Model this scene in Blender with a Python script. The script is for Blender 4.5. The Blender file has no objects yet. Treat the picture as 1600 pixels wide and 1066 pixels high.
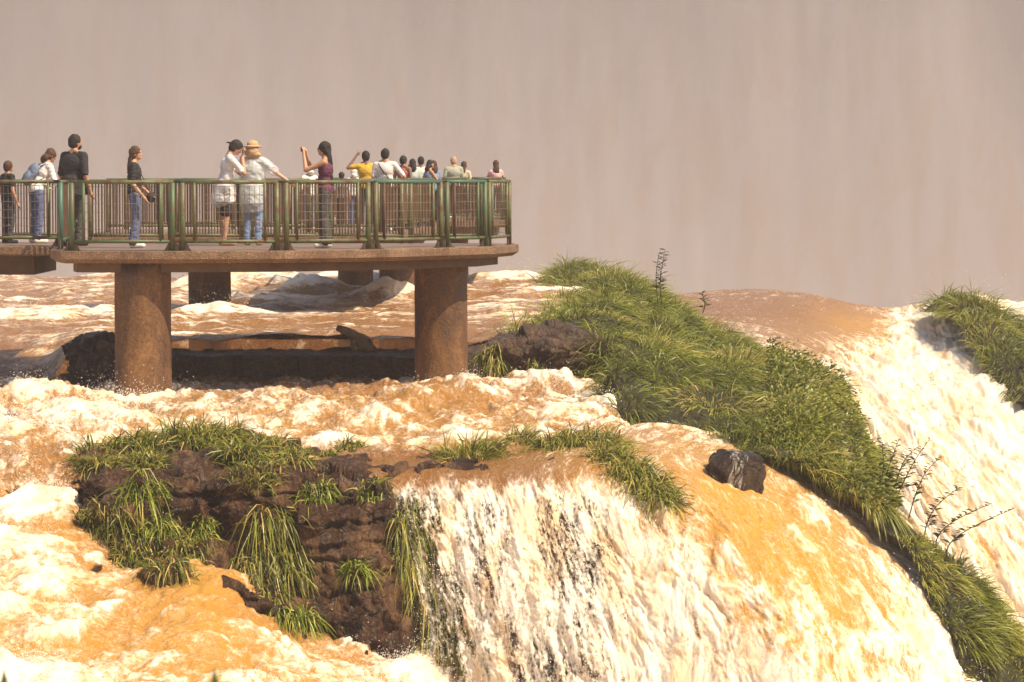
import bpy, bmesh, math, random
import numpy as np
from mathutils import Vector, Matrix
random.seed(7); rng = np.random.default_rng(11)
sc = bpy.context.scene
# ------------------------------------------------------------------ camera, sky, sun, exposure
FP, CX, CY, HZ = 5000.0, 800.0, 533.0, 270.0      # focal length in photo pixels, photo centre, horizon row
ZC = 3.6
ALPHA = math.atan((CY - HZ) / FP)
cam_d = bpy.data.cameras.new('camera'); cam = bpy.data.objects.new('camera', cam_d)
sc.collection.objects.link(cam); sc.camera = cam
cam.location = (0, 0, ZC); cam.rotation_euler = (math.pi / 2 - ALPHA, 0, 0)
cam_d.sensor_width = 36; cam_d.lens = 36 * FP / 1600; cam_d.clip_start = 0.5; cam_d.clip_end = 5000
cam_d.dof.use_dof = True; cam_d.dof.focus_distance = 51.0; cam_d.dof.aperture_fstop = 7.1
SUN_EL, SUN_AZ = math.radians(53), math.radians(61)   # azimuth from the direction towards the camera, to the right
SUN = Vector((math.sin(SUN_AZ) * math.cos(SUN_EL), -math.cos(SUN_AZ) * math.cos(SUN_EL), math.sin(SUN_EL)))
w = bpy.data.worlds.new('World'); sc.world = w; w.use_nodes = True
nt = w.node_tree; bg = nt.nodes['Background']
sky = nt.nodes.new('ShaderNodeTexSky'); sky.sky_type = 'NISHITA'; sky.sun_disc = False
sky.sun_elevation = SUN_EL; sky.sun_rotation = math.atan2(SUN.x, SUN.y); sky.dust_density = 3.0
nt.links.new(sky.outputs['Color'], bg.inputs['Color']); bg.inputs['Strength'].default_value = 0.10
sd = bpy.data.lights.new('sun', 'SUN'); sd.energy = 5.0; sd.angle = math.radians(0.6); sd.color = (1.0, 0.81, 0.57)
so = bpy.data.objects.new('sun', sd); sc.collection.objects.link(so)
so.rotation_euler = SUN.to_track_quat('Z', 'Y').to_euler(); so.location = (20, -10, 60)
sc.view_settings.view_transform = 'Standard'; sc.view_settings.look = 'None'
sc.view_settings.exposure = 0.5; sc.view_settings.gamma = 1.0
sc.cycles.use_denoising = True; sc.cycles.max_bounces = 6; sc.cycles.volume_bounces = 2
sc.cycles.transparent_max_bounces = 12; sc.cycles.caustics_reflective = False; sc.cycles.caustics_refractive = False
sc.cycles.sample_clamp_indirect = 4.0

COL = sc.collection
CA, SA = math.cos(ALPHA), math.sin(ALPHA)
def P(px, py, d):                                   # photo pixel + ground distance -> world point
    b = (CY - py) / FP; t = d / (CA + b * SA)
    return np.array([(px - CX) / FP * t, d, ZC + t * (-SA + b * CA)])
def PZ(px, py, z):                                  # photo pixel + known height -> world point
    b = (CY - py) / FP; t = (z - ZC) / (-SA + b * CA)
    return np.array([(px - CX) / FP * t, t * (CA + b * SA), z])
def proj(V):
    V = np.asarray(V, float); y, z = V[..., 1], V[..., 2] - ZC
    f = y * CA - z * SA; u = y * SA + z * CA
    return CX + FP * V[..., 0] / f, CY - FP * u / f
# ------------------------------------------------------------------ noise
_perm = rng.permutation(256); _G = rng.normal(size=(256, 3)); _G /= np.linalg.norm(_G, axis=1)[:, None]
def noise(p):
    p = np.asarray(p, float); sh = p.shape[:-1]; p = p.reshape(-1, 3)
    i = np.floor(p).astype(np.int64); f = p - i; u = f * f * f * (f * (f * 6 - 15) + 10)
    r = np.zeros(len(p))
    for dx in (0, 1):
        wx = u[:, 0] if dx else 1 - u[:, 0]; hx = _perm[(i[:, 0] + dx) & 255]
        for dy in (0, 1):
            wy = u[:, 1] if dy else 1 - u[:, 1]; hy = _perm[(hx + i[:, 1] + dy) & 255]
            for dz in (0, 1):
                wz = u[:, 2] if dz else 1 - u[:, 2]; g = _G[_perm[(hy + i[:, 2] + dz) & 255]]
                r += wx * wy * wz * (g[:, 0] * (f[:, 0] - dx) + g[:, 1] * (f[:, 1] - dy) + g[:, 2] * (f[:, 2] - dz))
    return (r * 1.5).reshape(sh)
def fbm(p, o=4, g=0.5, l=2.03):
    a, s, r = 1.0, 0.0, 0
    p = np.asarray(p, float)
    for k in range(o):
        r = r + a * noise(p + 17.3 * k); s += a; a *= g; p = p * l
    return r / s
def billow(p, o=4, g=0.5, l=2.03):
    a, s, r = 1.0, 0.0, 0
    p = np.asarray(p, float)
    for k in range(o):
        r = r + a * np.abs(noise(p + 9.7 * k)); s += a; a *= g; p = p * l
    return r / s
def worley(p):
    p = np.asarray(p, float).reshape(-1, 3); i = np.floor(p).astype(np.int64); b1 = np.full(len(p), 9.0); b2 = b1.copy()
    J = rng_j
    for dx in (-1, 0, 1):
        for dy in (-1, 0, 1):
            for dz in (-1, 0, 1):
                c = i + (dx, dy, dz)
                h = _perm[(_perm[(_perm[c[:, 0] & 255] + c[:, 1]) & 255] + c[:, 2]) & 255]
                d = np.linalg.norm(c + J[h] - p, axis=1)
                b2 = np.where(d < b1, b1, np.minimum(b2, d)); b1 = np.minimum(b1, d)
    return b1, b2
rng_j = rng.random((256, 3))
def sstep(a, b, x):
    t = np.clip((x - a) / (b - a), 0, 1); return t * t * (3 - 2 * t)
# ------------------------------------------------------------------ mesh helpers
def tag(o, label=None, cat=None, group=None, kind=None):
    if label: o['label'] = label
    if cat: o['category'] = cat
    if group: o['group'] = group
    if kind: o['kind'] = kind
    return o
def link(name, me, mat=None, parent=None, smooth=True):
    o = bpy.data.objects.new(name, me); COL.objects.link(o)
    if mat is not None:
        for m in (mat if isinstance(mat, (list, tuple)) else [mat]): me.materials.append(m)
    if smooth and len(me.polygons): me.polygons.foreach_set('use_smooth', np.ones(len(me.polygons), bool))
    if parent: o.parent = parent
    return o
def empty(name, loc=(0, 0, 0), rz=0.0):
    o = bpy.data.objects.new(name, None); COL.objects.link(o); o.location = loc; o.rotation_euler = (0, 0, rz)
    o.empty_display_size = 0.2
    return o
def raw_mesh(name, V, F, attrs=None):               # V (n,3); F (m,k) with one k
    V = np.ascontiguousarray(V, np.float32); F = np.ascontiguousarray(F, np.int32); k = F.shape[1]
    me = bpy.data.meshes.new(name); me.vertices.add(len(V)); me.vertices.foreach_set('co', V.ravel())
    me.loops.add(F.size); me.loops.foreach_set('vertex_index', F.ravel())
    me.polygons.add(len(F)); me.polygons.foreach_set('loop_start', np.arange(0, F.size, k, dtype=np.int32))
    for n, a in (attrs or {}).items():
        a = np.ascontiguousarray(a, np.float32)
        if a.ndim == 1: me.attributes.new(n, 'FLOAT', 'POINT').data.foreach_set('value', a)
        else: me.attributes.new(n, 'FLOAT_VECTOR', 'POINT').data.foreach_set('vector', a.ravel())
    me.update(calc_edges=True); me.validate()
    return me
def grid_faces(nr, nc, keep=None):
    i = np.arange(nr * nc).reshape(nr, nc)
    F = np.stack([i[:-1, :-1], i[1:, :-1], i[1:, 1:], i[:-1, 1:]], -1).reshape(-1, 4)
    if keep is not None: F = F[keep[F].all(1)]
    return F
def crom(C, n, axis):                               # Catmull-Rom resampling of a control array along an axis
    C = np.moveaxis(np.asarray(C, float), axis, 0); m = len(C)
    E = np.concatenate([2 * C[:1] - C[1:2], C, 2 * C[-1:] - C[-2:-1]])
    t = np.linspace(0, m - 1, n); i = np.minimum(t.astype(int), m - 2); f = (t - i).reshape((-1,) + (1,) * (C.ndim - 1))
    a, b, c, d = E[i], E[i + 1], E[i + 2], E[i + 3]
    return np.moveaxis(0.5 * (2 * b + (c - a) * f + (2 * a - 5 * b + 4 * c - d) * f ** 2 + (3 * b - a - 3 * c + d) * f ** 3), 0, axis)
def patch(rows, nr, nc):                            # rows of (px, py, dist)
    C = np.array([[P(*q) for q in r] for r in rows])
    return crom(crom(C, nc, 1), nr, 0)
def normals(V):
    n = np.cross(np.gradient(V, axis=1), np.gradient(V, axis=0)); n /= np.linalg.norm(n, axis=-1)[..., None] + 1e-9
    s = np.sign(n[..., 2:3].mean()) or 1
    return n * s
def arclen(V, axis):
    d = np.linalg.norm(np.diff(V, axis=axis), axis=-1); z = np.zeros_like(np.take(d, [0], axis))
    return np.concatenate([z, np.cumsum(d, axis)], axis)
def nearest(V, px, py):                             # visible surface point of a sheet under a photo pixel
    U, W = proj(V.reshape(-1, 3)); d2 = (U - px) ** 2 + (W - py) ** 2
    k = np.argsort(d2)[:12]; k = k[d2[k] < d2[k[0]] + 60]
    return V.reshape(-1, 3)[k[np.argmin(V.reshape(-1, 3)[k, 1])]]
# ------------------------------------------------------------------ materials
def new_mat(name):
    m = bpy.data.materials.new(name); m.use_nodes = True; t = m.node_tree
    b = t.nodes['Principled BSDF']; return m, t, b
def N(t, typ, **kw):
    n = t.nodes.new(typ)
    for k, v in kw.items():
        if k in n.inputs: n.inputs[k].default_value = v
        else: setattr(n, k, v)
    return n
def ramp(t, fac, stops):
    r = t.nodes.new('ShaderNodeValToRGB'); e = r.color_ramp.elements
    while len(e) < len(stops): e.new(0.5)
    for q, (p, c) in zip(e, stops): q.position = p; q.color = (*c, 1) if len(c) == 3 else c
    t.links.new(fac, r.inputs['Fac']); return r
def math_n(t, op, a, b=None, c=None):
    n = t.nodes.new('ShaderNodeMath'); n.operation = op
    for k, v in enumerate((a, b, c)):
        if v is None: continue
        if isinstance(v, (int, float)): n.inputs[k].default_value = v
        else: t.links.new(v, n.inputs[k])
    return n.outputs[0]
def mixc(t, f, a, b):
    n = t.nodes.new('ShaderNodeMix'); n.data_type = 'RGBA'
    for k, v in ((0, f), (6, a), (7, b)):
        if isinstance(v, (int, float)): n.inputs[k].default_value = v
        elif isinstance(v, tuple): n.inputs[k].default_value = (*v, 1)
        else: t.links.new(v, n.inputs[k])
    return n.outputs[2]
def noisy(name, cols, scale=6, rough=0.7, bump=0.3, bscale=None, detail=6, metallic=0, coord='Object', bdist=0.02, spec=0.5):
    m, t, b = new_mat(name)
    tc = N(t, 'ShaderNodeTexCoord'); n1 = N(t, 'ShaderNodeTexNoise', Scale=scale, Detail=detail, Roughness=0.65)
    t.links.new(tc.outputs[coord], n1.inputs['Vector'])
    k = len(cols); r = ramp(t, n1.outputs['Fac'], [(0.3 + 0.4 * i / max(1, k - 1), c) for i, c in enumerate(cols)])
    t.links.new(r.outputs['Color'], b.inputs['Base Color']); b.inputs['Roughness'].default_value = rough
    b.inputs['Metallic'].default_value = metallic; b.inputs['Specular IOR Level'].default_value = spec
    if bump:
        n2 = N(t, 'ShaderNodeTexNoise', Scale=bscale or scale * 4, Detail=6, Roughness=0.7)
        t.links.new(tc.outputs[coord], n2.inputs['Vector'])
        bp = N(t, 'ShaderNodeBump', Strength=bump, Distance=bdist); t.links.new(n2.outputs['Fac'], bp.inputs['Height'])
        t.links.new(bp.outputs['Normal'], b.inputs['Normal'])
    return m
def water_mat(name, brown=(0.34, 0.150, 0.042), amber=(0.84, 0.44, 0.075), foamc=(0.92, 0.845, 0.71), sx=2.2, sy=1.0, contrast=1.5, lace=1.0):
    m, t, b = new_mat(name)
    fl = N(t, 'ShaderNodeAttribute', attribute_name='flow'); fo = N(t, 'ShaderNodeAttribute', attribute_name='foam')
    am = N(t, 'ShaderNodeAttribute', attribute_name='amber')
    mp = N(t, 'ShaderNodeMapping'); mp.inputs['Scale'].default_value = (sx, sy, 1.0); t.links.new(fl.outputs['Vector'], mp.inputs['Vector'])
    n1 = N(t, 'ShaderNodeTexNoise', Scale=1.6, Detail=9, Roughness=0.68, Distortion=0.9); t.links.new(mp.outputs[0], n1.inputs['Vector'])
    n2 = N(t, 'ShaderNodeTexNoise', Scale=9.0, Detail=6, Roughness=0.7, Distortion=0.5); t.links.new(mp.outputs[0], n2.inputs['Vector'])
    s = math_n(t, 'ADD', math_n(t, 'MULTIPLY', math_n(t, 'SUBTRACT', n1.outputs['Fac'], 0.5), 2.1 * lace),
               math_n(t, 'MULTIPLY', math_n(t, 'SUBTRACT', n2.outputs['Fac'], 0.5), 1.3 * lace))
    x = math_n(t, 'ADD', fo.outputs['Fac'], s)
    M = N(t, 'ShaderNodeMapRange', interpolation_type='SMOOTHSTEP'); t.links.new(x, M.inputs['Value'])
    M.inputs['From Min'].default_value = 0.5 - 0.5 / contrast; M.inputs['From Max'].default_value = 0.5 + 0.5 / contrast
    wc = mixc(t, am.outputs['Fac'], brown, amber)
    n3 = N(t, 'ShaderNodeTexNoise', Scale=0.7, Detail=3); t.links.new(fl.outputs['Vector'], n3.inputs['Vector'])
    wc = mixc(t, math_n(t, 'MULTIPLY', n3.outputs['Fac'], math_n(t, 'SUBTRACT', 0.55, math_n(t, 'MULTIPLY', am.outputs['Fac'], .4))), wc, tuple(c * 0.62 for c in brown))
    n4 = N(t, 'ShaderNodeTexNoise', Scale=3.2, Detail=5, Roughness=0.6, Distortion=1.6); t.links.new(mp.outputs[0], n4.inputs['Vector'])
    ve = N(t, 'ShaderNodeMapRange', interpolation_type='SMOOTHSTEP'); t.links.new(math_n(t, 'ABSOLUTE', math_n(t, 'SUBTRACT', n4.outputs['Fac'], .5)), ve.inputs['Value'])
    ve.inputs['From Min'].default_value = .035; ve.inputs['From Max'].default_value = 0.0
    n5 = N(t, 'ShaderNodeTexNoise', Scale=34.0, Detail=3, Roughness=0.7); t.links.new(mp.outputs[0], n5.inputs['Vector'])
    sp = N(t, 'ShaderNodeMapRange', interpolation_type='SMOOTHSTEP'); t.links.new(n5.outputs['Fac'], sp.inputs['Value']); sp.inputs['From Min'].default_value = .60; sp.inputs['From Max'].default_value = .70
    gate = N(t, 'ShaderNodeMapRange'); t.links.new(fo.outputs['Fac'], gate.inputs['Value']); gate.inputs['From Min'].default_value = -.25; gate.inputs['From Max'].default_value = .5
    M2 = math_n(t, 'MAXIMUM', M.outputs[0], math_n(t, 'MULTIPLY', math_n(t, 'MAXIMUM', math_n(t, 'MULTIPLY', ve.outputs[0], .55), math_n(t, 'MULTIPLY', sp.outputs[0], .8)), gate.outputs[0]))
    n6 = N(t, 'ShaderNodeTexNoise', Scale=0.9, Detail=6, Roughness=0.62, Distortion=.6); t.links.new(mp.outputs[0], n6.inputs['Vector'])
    cr = N(t, 'ShaderNodeMapRange', interpolation_type='SMOOTHSTEP'); t.links.new(n6.outputs['Fac'], cr.inputs['Value']); cr.inputs['From Min'].default_value = .42; cr.inputs['From Max'].default_value = .66; cr.inputs['To Max'].default_value = .85
    fc = mixc(t, cr.outputs[0], foamc, tuple(.45 * f + .55 * a for f, a in zip(foamc, amber)))
    t.links.new(mixc(t, M2, wc, fc), b.inputs['Base Color'])
    rr = N(t, 'ShaderNodeMapRange'); t.links.new(M.outputs[0], rr.inputs['Value']); rr.inputs['To Min'].default_value = 0.09; rr.inputs['To Max'].default_value = 0.75
    t.links.new(rr.outputs[0], b.inputs['Roughness']); b.inputs['IOR'].default_value = 1.33
    nb = N(t, 'ShaderNodeTexNoise', Scale=11.0, Detail=8, Roughness=0.8); t.links.new(mp.outputs[0], nb.inputs['Vector'])
    hh = math_n(t, 'ADD', nb.outputs['Fac'], math_n(t, 'MULTIPLY', M.outputs[0], 0.10))
    bp = N(t, 'ShaderNodeBump', Distance=0.06); bst = N(t, 'ShaderNodeMapRange'); t.links.new(M.outputs[0], bst.inputs['Value']); bst.inputs['To Min'].default_value = 1.0; bst.inputs['To Max'].default_value = .5; t.links.new(bst.outputs[0], bp.inputs['Strength']); t.links.new(hh, bp.inputs['Height'])
    t.links.new(bp.outputs['Normal'], b.inputs['Normal'])
    return m
M = {}
M['river'] = water_mat('river_water', sx=1.3, sy=0.8, contrast=1.9)
M['falls'] = water_mat('falling_water', sx=2.3, sy=0.95, contrast=1.5)
M['drops'], _t, _b = new_mat('spray_drops'); _b.inputs['Base Color'].default_value = (0.86, 0.81, 0.74, 1); _b.inputs['Roughness'].default_value = 0.35
def rock_mat(name, c0, c1, c2, rough=0.28, crack=0.10):
    m, t, b = new_mat(name); tc = N(t, 'ShaderNodeTexCoord')
    mp = N(t, 'ShaderNodeMapping'); mp.inputs['Scale'].default_value = (1, 1, 0.35); t.links.new(tc.outputs['Object'], mp.inputs['Vector'])
    n1 = N(t, 'ShaderNodeTexNoise', Scale=2.2, Detail=8, Roughness=0.7, Distortion=0.4); t.links.new(mp.outputs[0], n1.inputs['Vector'])
    n2 = N(t, 'ShaderNodeTexNoise', Scale=22, Detail=6, Roughness=0.75); t.links.new(tc.outputs['Object'], n2.inputs['Vector'])
    r = ramp(t, n1.outputs['Fac'], [(0.32, c0), (0.5, c1), (0.68, c2)])
    r2 = ramp(t, n2.outputs['Fac'], [(0.3, (0.45, 0.45, 0.45)), (0.7, (1.35, 1.3, 1.25))])
    mm = N(t, 'ShaderNodeMix', data_type='RGBA', blend_type='MULTIPLY'); mm.inputs[0].default_value = 1
    t.links.new(r.outputs[0], mm.inputs[6]); t.links.new(r2.outputs[0], mm.inputs[7]); t.links.new(mm.outputs[2], b.inputs['Base Color'])
    rr = ramp(t, n1.outputs['Fac'], [(0.35, (rough * .6,) * 3), (0.65, (rough * 1.5,) * 3)]); t.links.new(rr.outputs[0], b.inputs['Roughness'])
    n3 = N(t, 'ShaderNodeTexNoise', Scale=7.0, Detail=10, Roughness=0.72, Distortion=.6); t.links.new(mp.outputs[0], n3.inputs['Vector'])
    vo = N(t, 'ShaderNodeTexVoronoi', feature='DISTANCE_TO_EDGE', Scale=3.4); wv = N(t, 'ShaderNodeMix', data_type='VECTOR'); wv.inputs[0].default_value = .12
    t.links.new(tc.outputs['Object'], wv.inputs[4]); t.links.new(n3.outputs['Color'], wv.inputs[5]); t.links.new(wv.outputs[1], vo.inputs['Vector'])
    ck = N(t, 'ShaderNodeMapRange'); t.links.new(vo.outputs['Distance'], ck.inputs['Value']); ck.inputs['From Max'].default_value = .05
    hgt = math_n(t, 'ADD', math_n(t, 'ADD', math_n(t, 'MULTIPLY', n3.outputs['Fac'], 1.6), math_n(t, 'MULTIPLY', n2.outputs['Fac'], .45)), math_n(t, 'MULTIPLY', ck.outputs[0], .35))
    bp = N(t, 'ShaderNodeBump', Strength=1.0, Distance=crack); t.links.new(hgt, bp.inputs['Height']); t.links.new(bp.outputs['Normal'], b.inputs['Normal'])
    return m
M['rock'] = rock_mat('wet_basalt', (0.030, 0.016, 0.009), (0.105, 0.052, 0.025), (0.35, 0.20, 0.095))
M['ledge'] = rock_mat('ledge_rock', (0.055, 0.034, 0.023), (0.14, 0.088, 0.055), (0.27, 0.175, 0.105), 0.4)
M['soil'] = rock_mat('islet_soil', (0.035, 0.035, 0.012), (0.06, 0.06, 0.02), (0.10, 0.09, 0.035), 0.8)
def grass_mat(name, base, mid, tip, dry):
    m, t, b = new_mat(name); out = t.nodes['Material Output']
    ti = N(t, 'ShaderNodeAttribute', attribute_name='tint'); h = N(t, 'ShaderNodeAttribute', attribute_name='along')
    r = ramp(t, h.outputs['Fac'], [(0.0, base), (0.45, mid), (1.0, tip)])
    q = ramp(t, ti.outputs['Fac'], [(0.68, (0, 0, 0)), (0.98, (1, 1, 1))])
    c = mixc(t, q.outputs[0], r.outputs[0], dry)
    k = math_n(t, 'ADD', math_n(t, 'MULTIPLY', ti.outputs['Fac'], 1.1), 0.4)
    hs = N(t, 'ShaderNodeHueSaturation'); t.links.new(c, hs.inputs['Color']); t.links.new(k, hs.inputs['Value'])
    t.links.new(hs.outputs[0], b.inputs['Base Color']); b.inputs['Roughness'].default_value = 0.42
    tr = N(t, 'ShaderNodeBsdfTranslucent'); t.links.new(hs.outputs[0], tr.inputs['Color'])
    mx = N(t, 'ShaderNodeMixShader'); mx.inputs[0].default_value = 0.35
    t.links.new(b.outputs[0], mx.inputs[1]); t.links.new(tr.outputs[0], mx.inputs[2]); t.links.new(mx.outputs[0], out.inputs['Surface'])
    return m
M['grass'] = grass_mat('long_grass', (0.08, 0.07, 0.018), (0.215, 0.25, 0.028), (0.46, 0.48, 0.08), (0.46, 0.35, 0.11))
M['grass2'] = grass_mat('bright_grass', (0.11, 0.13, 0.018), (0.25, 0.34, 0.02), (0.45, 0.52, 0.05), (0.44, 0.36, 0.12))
M['weed'] = noisy('weed_leaf', [(0.045, 0.07, 0.018), (0.09, 0.12, 0.03)], 8, 0.5, 0)
M['stem'] = noisy('weed_stem', [(0.05, 0.035, 0.02), (0.09, 0.07, 0.035)], 8, 0.7, 0)
M['wood'] = noisy('driftwood', [(0.14, 0.085, 0.04), (0.33, 0.22, 0.11)], 7, 0.75, 0.6, 30)
# concrete
def concrete(name, cols, scale, bscale, bump, rough=0.8, speck=None):
    m = noisy(name, cols, scale, rough, bump, bscale, 8, bdist=0.03)
    if speck:
        t = m.node_tree; b = t.nodes['Principled BSDF']; l = b.inputs['Base Color'].links[0].from_socket
        tc = N(t, 'ShaderNodeTexCoord'); v = N(t, 'ShaderNodeTexVoronoi', Scale=62.0); t.links.new(tc.outputs['Object'], v.inputs['Vector'])
        hs = ramp(t, v.outputs['Color'], [(0.2, (0.55, 0.52, 0.48)), (0.8, (1.0, 1.0, 1.0)), (0.96, speck)])
        mm = N(t, 'ShaderNodeMix', data_type='RGBA', blend_type='MULTIPLY'); mm.inputs[0].default_value = 1
        t.links.new(l, mm.inputs[6]); t.links.new(hs.outputs[0], mm.inputs[7]); t.links.new(mm.outputs[2], b.inputs['Base Color'])
        bp = N(t, 'ShaderNodeBump', Strength=0.7, Distance=0.02); bp.invert = True; t.links.new(v.outputs['Distance'], bp.inputs['Height'])
        old = b.inputs['Normal'].links[0].from_socket; t.links.new(old, bp.inputs['Normal']); t.links.new(bp.outputs[0], b.inputs['Normal'])
    return m
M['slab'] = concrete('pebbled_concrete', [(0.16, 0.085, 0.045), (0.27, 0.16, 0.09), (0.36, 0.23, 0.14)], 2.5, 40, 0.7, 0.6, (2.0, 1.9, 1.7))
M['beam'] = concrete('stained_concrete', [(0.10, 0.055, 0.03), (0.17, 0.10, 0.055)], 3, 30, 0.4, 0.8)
M['deck'] = concrete('deck_concrete', [(0.17, 0.12, 0.09), (0.26, 0.19, 0.14)], 3, 30, 0.25, 0.45)
M['pillar'] = rock_mat('pillar_concrete', (0.05, 0.025, 0.012), (0.16, 0.082, 0.036), (0.30, 0.165, 0.07), .8, 0.008)
def paint(name, green, rust, amount):
    m, t, b = new_mat(name); tc = N(t, 'ShaderNodeTexCoord')
    n1 = N(t, 'ShaderNodeTexNoise', Scale=5.5, Detail=8, Roughness=0.72); t.links.new(tc.outputs['Object'], n1.inputs['Vector'])
    r = ramp(t, n1.outputs['Fac'], [(amount - 0.06, rust), (amount, tuple(0.5 * (a + c) for a, c in zip(rust, green))), (amount + 0.08, green)])
    t.links.new(r.outputs[0], b.inputs['Base Color']); b.inputs['Roughness'].default_value = 0.5
    bp = N(t, 'ShaderNodeBump', Strength=0.4, Distance=0.008); t.links.new(n1.outputs['Fac'], bp.inputs['Height']); t.links.new(bp.outputs[0], b.inputs['Normal'])
    return m
M['olive'] = paint('olive_paint', (0.105, 0.13, 0.05), (0.10, 0.052, 0.024), 0.48)
M['green'] = paint('green_paint', (0.065, 0.115, 0.05), (0.12, 0.07, 0.03), 0.46)
M['teal'] = paint('teal_paint', (0.045, 0.125, 0.09), (0.11, 0.09, 0.045), 0.42)
M['rust'] = noisy('rusted_bar', [(0.05, 0.026, 0.014), (0.13, 0.068, 0.036)], 7, 0.7, 0.2)
M['wire'] = noisy('wire', [(0.10, 0.065, 0.04), (0.24, 0.18, 0.11)], 5, 0.5, 0)
M['foot'] = noisy('post_foot', [(0.03, 0.02, 0.013), (0.08, 0.045, 0.025)], 9, 0.7, 0.2)
# ------------------------------------------------------------------ setting: gorge floor, far falls
V = np.array([[[x, y, -34.0] for x in np.linspace(-1000, 1000, 40)] for y in np.linspace(-300, 1500, 40)])
V[..., 2] += 0.3 * fbm(V / 30)
fl = np.dstack([V[..., 0] / 8, V[..., 1] / 8, 0 * V[..., 0]]).reshape(-1, 3)
me = raw_mesh('gorge_river', V.reshape(-1, 3), grid_faces(40, 40), {'flow': fl, 'foam': np.full(1600, .6), 'amber': np.zeros(1600)})
tag(link('gorge_river', me, M['river']), kind='structure')

def far_falls():
    nx, nz = 420, 150
    x = np.linspace(-390, 390, nx); s = np.linspace(0, 1, nz)
    X, S = np.meshgrid(x, s)
    top = 84 + 5 * fbm(np.dstack([X / 40, 0 * X, 0 * X])) ; Z = top + (-35 - top) * S
    q = np.dstack([X / 9, S * 1.2, 0 * X])
    col = fbm(np.dstack([X / 38, S * .35, 0 * X + 3]), 3); strand = billow(np.dstack([X / 8, S * .9, 0 * X]), 4)
    Y = 900 + 14 * fbm(np.dstack([X / 150, S * .6, 0 * X]), 2) - 16 * S ** 1.5 - 2.0 * col - .8 * strand
    V = np.dstack([X, Y, Z])
    foam = 0.12 + 1.5 * col * (.25 + .75 * sstep(-120, 60, X)) * sstep(.85, .15, S) + 0.5 * (strand - .25) * sstep(-60, 60, X) + 0.95 * S  # whiter base and right-hand veils: foam plus mist glow painted into the colour
    fl = np.dstack([X / 7, S * 9, 0 * X])
    me = raw_mesh('far_waterfall', V.reshape(-1, 3), grid_faces(nz, nx), {'flow': fl.reshape(-1, 3), 'foam': foam.ravel(), 'amber': np.zeros(X.size)})
    tag(link('far_waterfall', me, M['farfalls']), 'huge pale waterfall wall fading into mist behind everything', 'waterfall', kind='structure')
M['farfalls'] = water_mat('far_falls', brown=(0.135, 0.125, 0.14), amber=(0.3, 0.2, 0.12), foamc=(0.33, 0.305, 0.315), sx=1.0, sy=0.5, contrast=0.8, lace=0.2)  # pale low-contrast greys: part of the haze is painted into these colours
far_falls()

# ------------------------------------------------------------------ water sheets
SPRAY = []                                           # (points, normals, weight) collected for the spray
def sheet(name, V, foam, amber, mat, label, cat, kind='structure', keep=None, flow=None, extra=None):
    nr, nc = V.shape[:2]
    if flow is None: flow = np.dstack([arclen(V, 1), arclen(V, 0), np.zeros((nr, nc))])
    k = None if keep is None else keep.ravel()
    me = raw_mesh(name, V.reshape(-1, 3), grid_faces(nr, nc, k), {'flow': flow.reshape(-1, 3), 'foam': foam.ravel(), 'amber': amber.ravel(), **(extra or {})})
    return tag(link(name, me, mat), label, cat, kind=kind)
def cpatch(rows, nr, nc):
    C = np.array([[np.r_[P(*q[:3]), q[3:]] for q in r] for r in rows])
    G = crom(crom(C, nc, 1), nr, 0)
    return G[..., :3], np.clip(G[..., 3], -1, 2), np.clip(G[..., 4], 0, 1)

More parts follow.
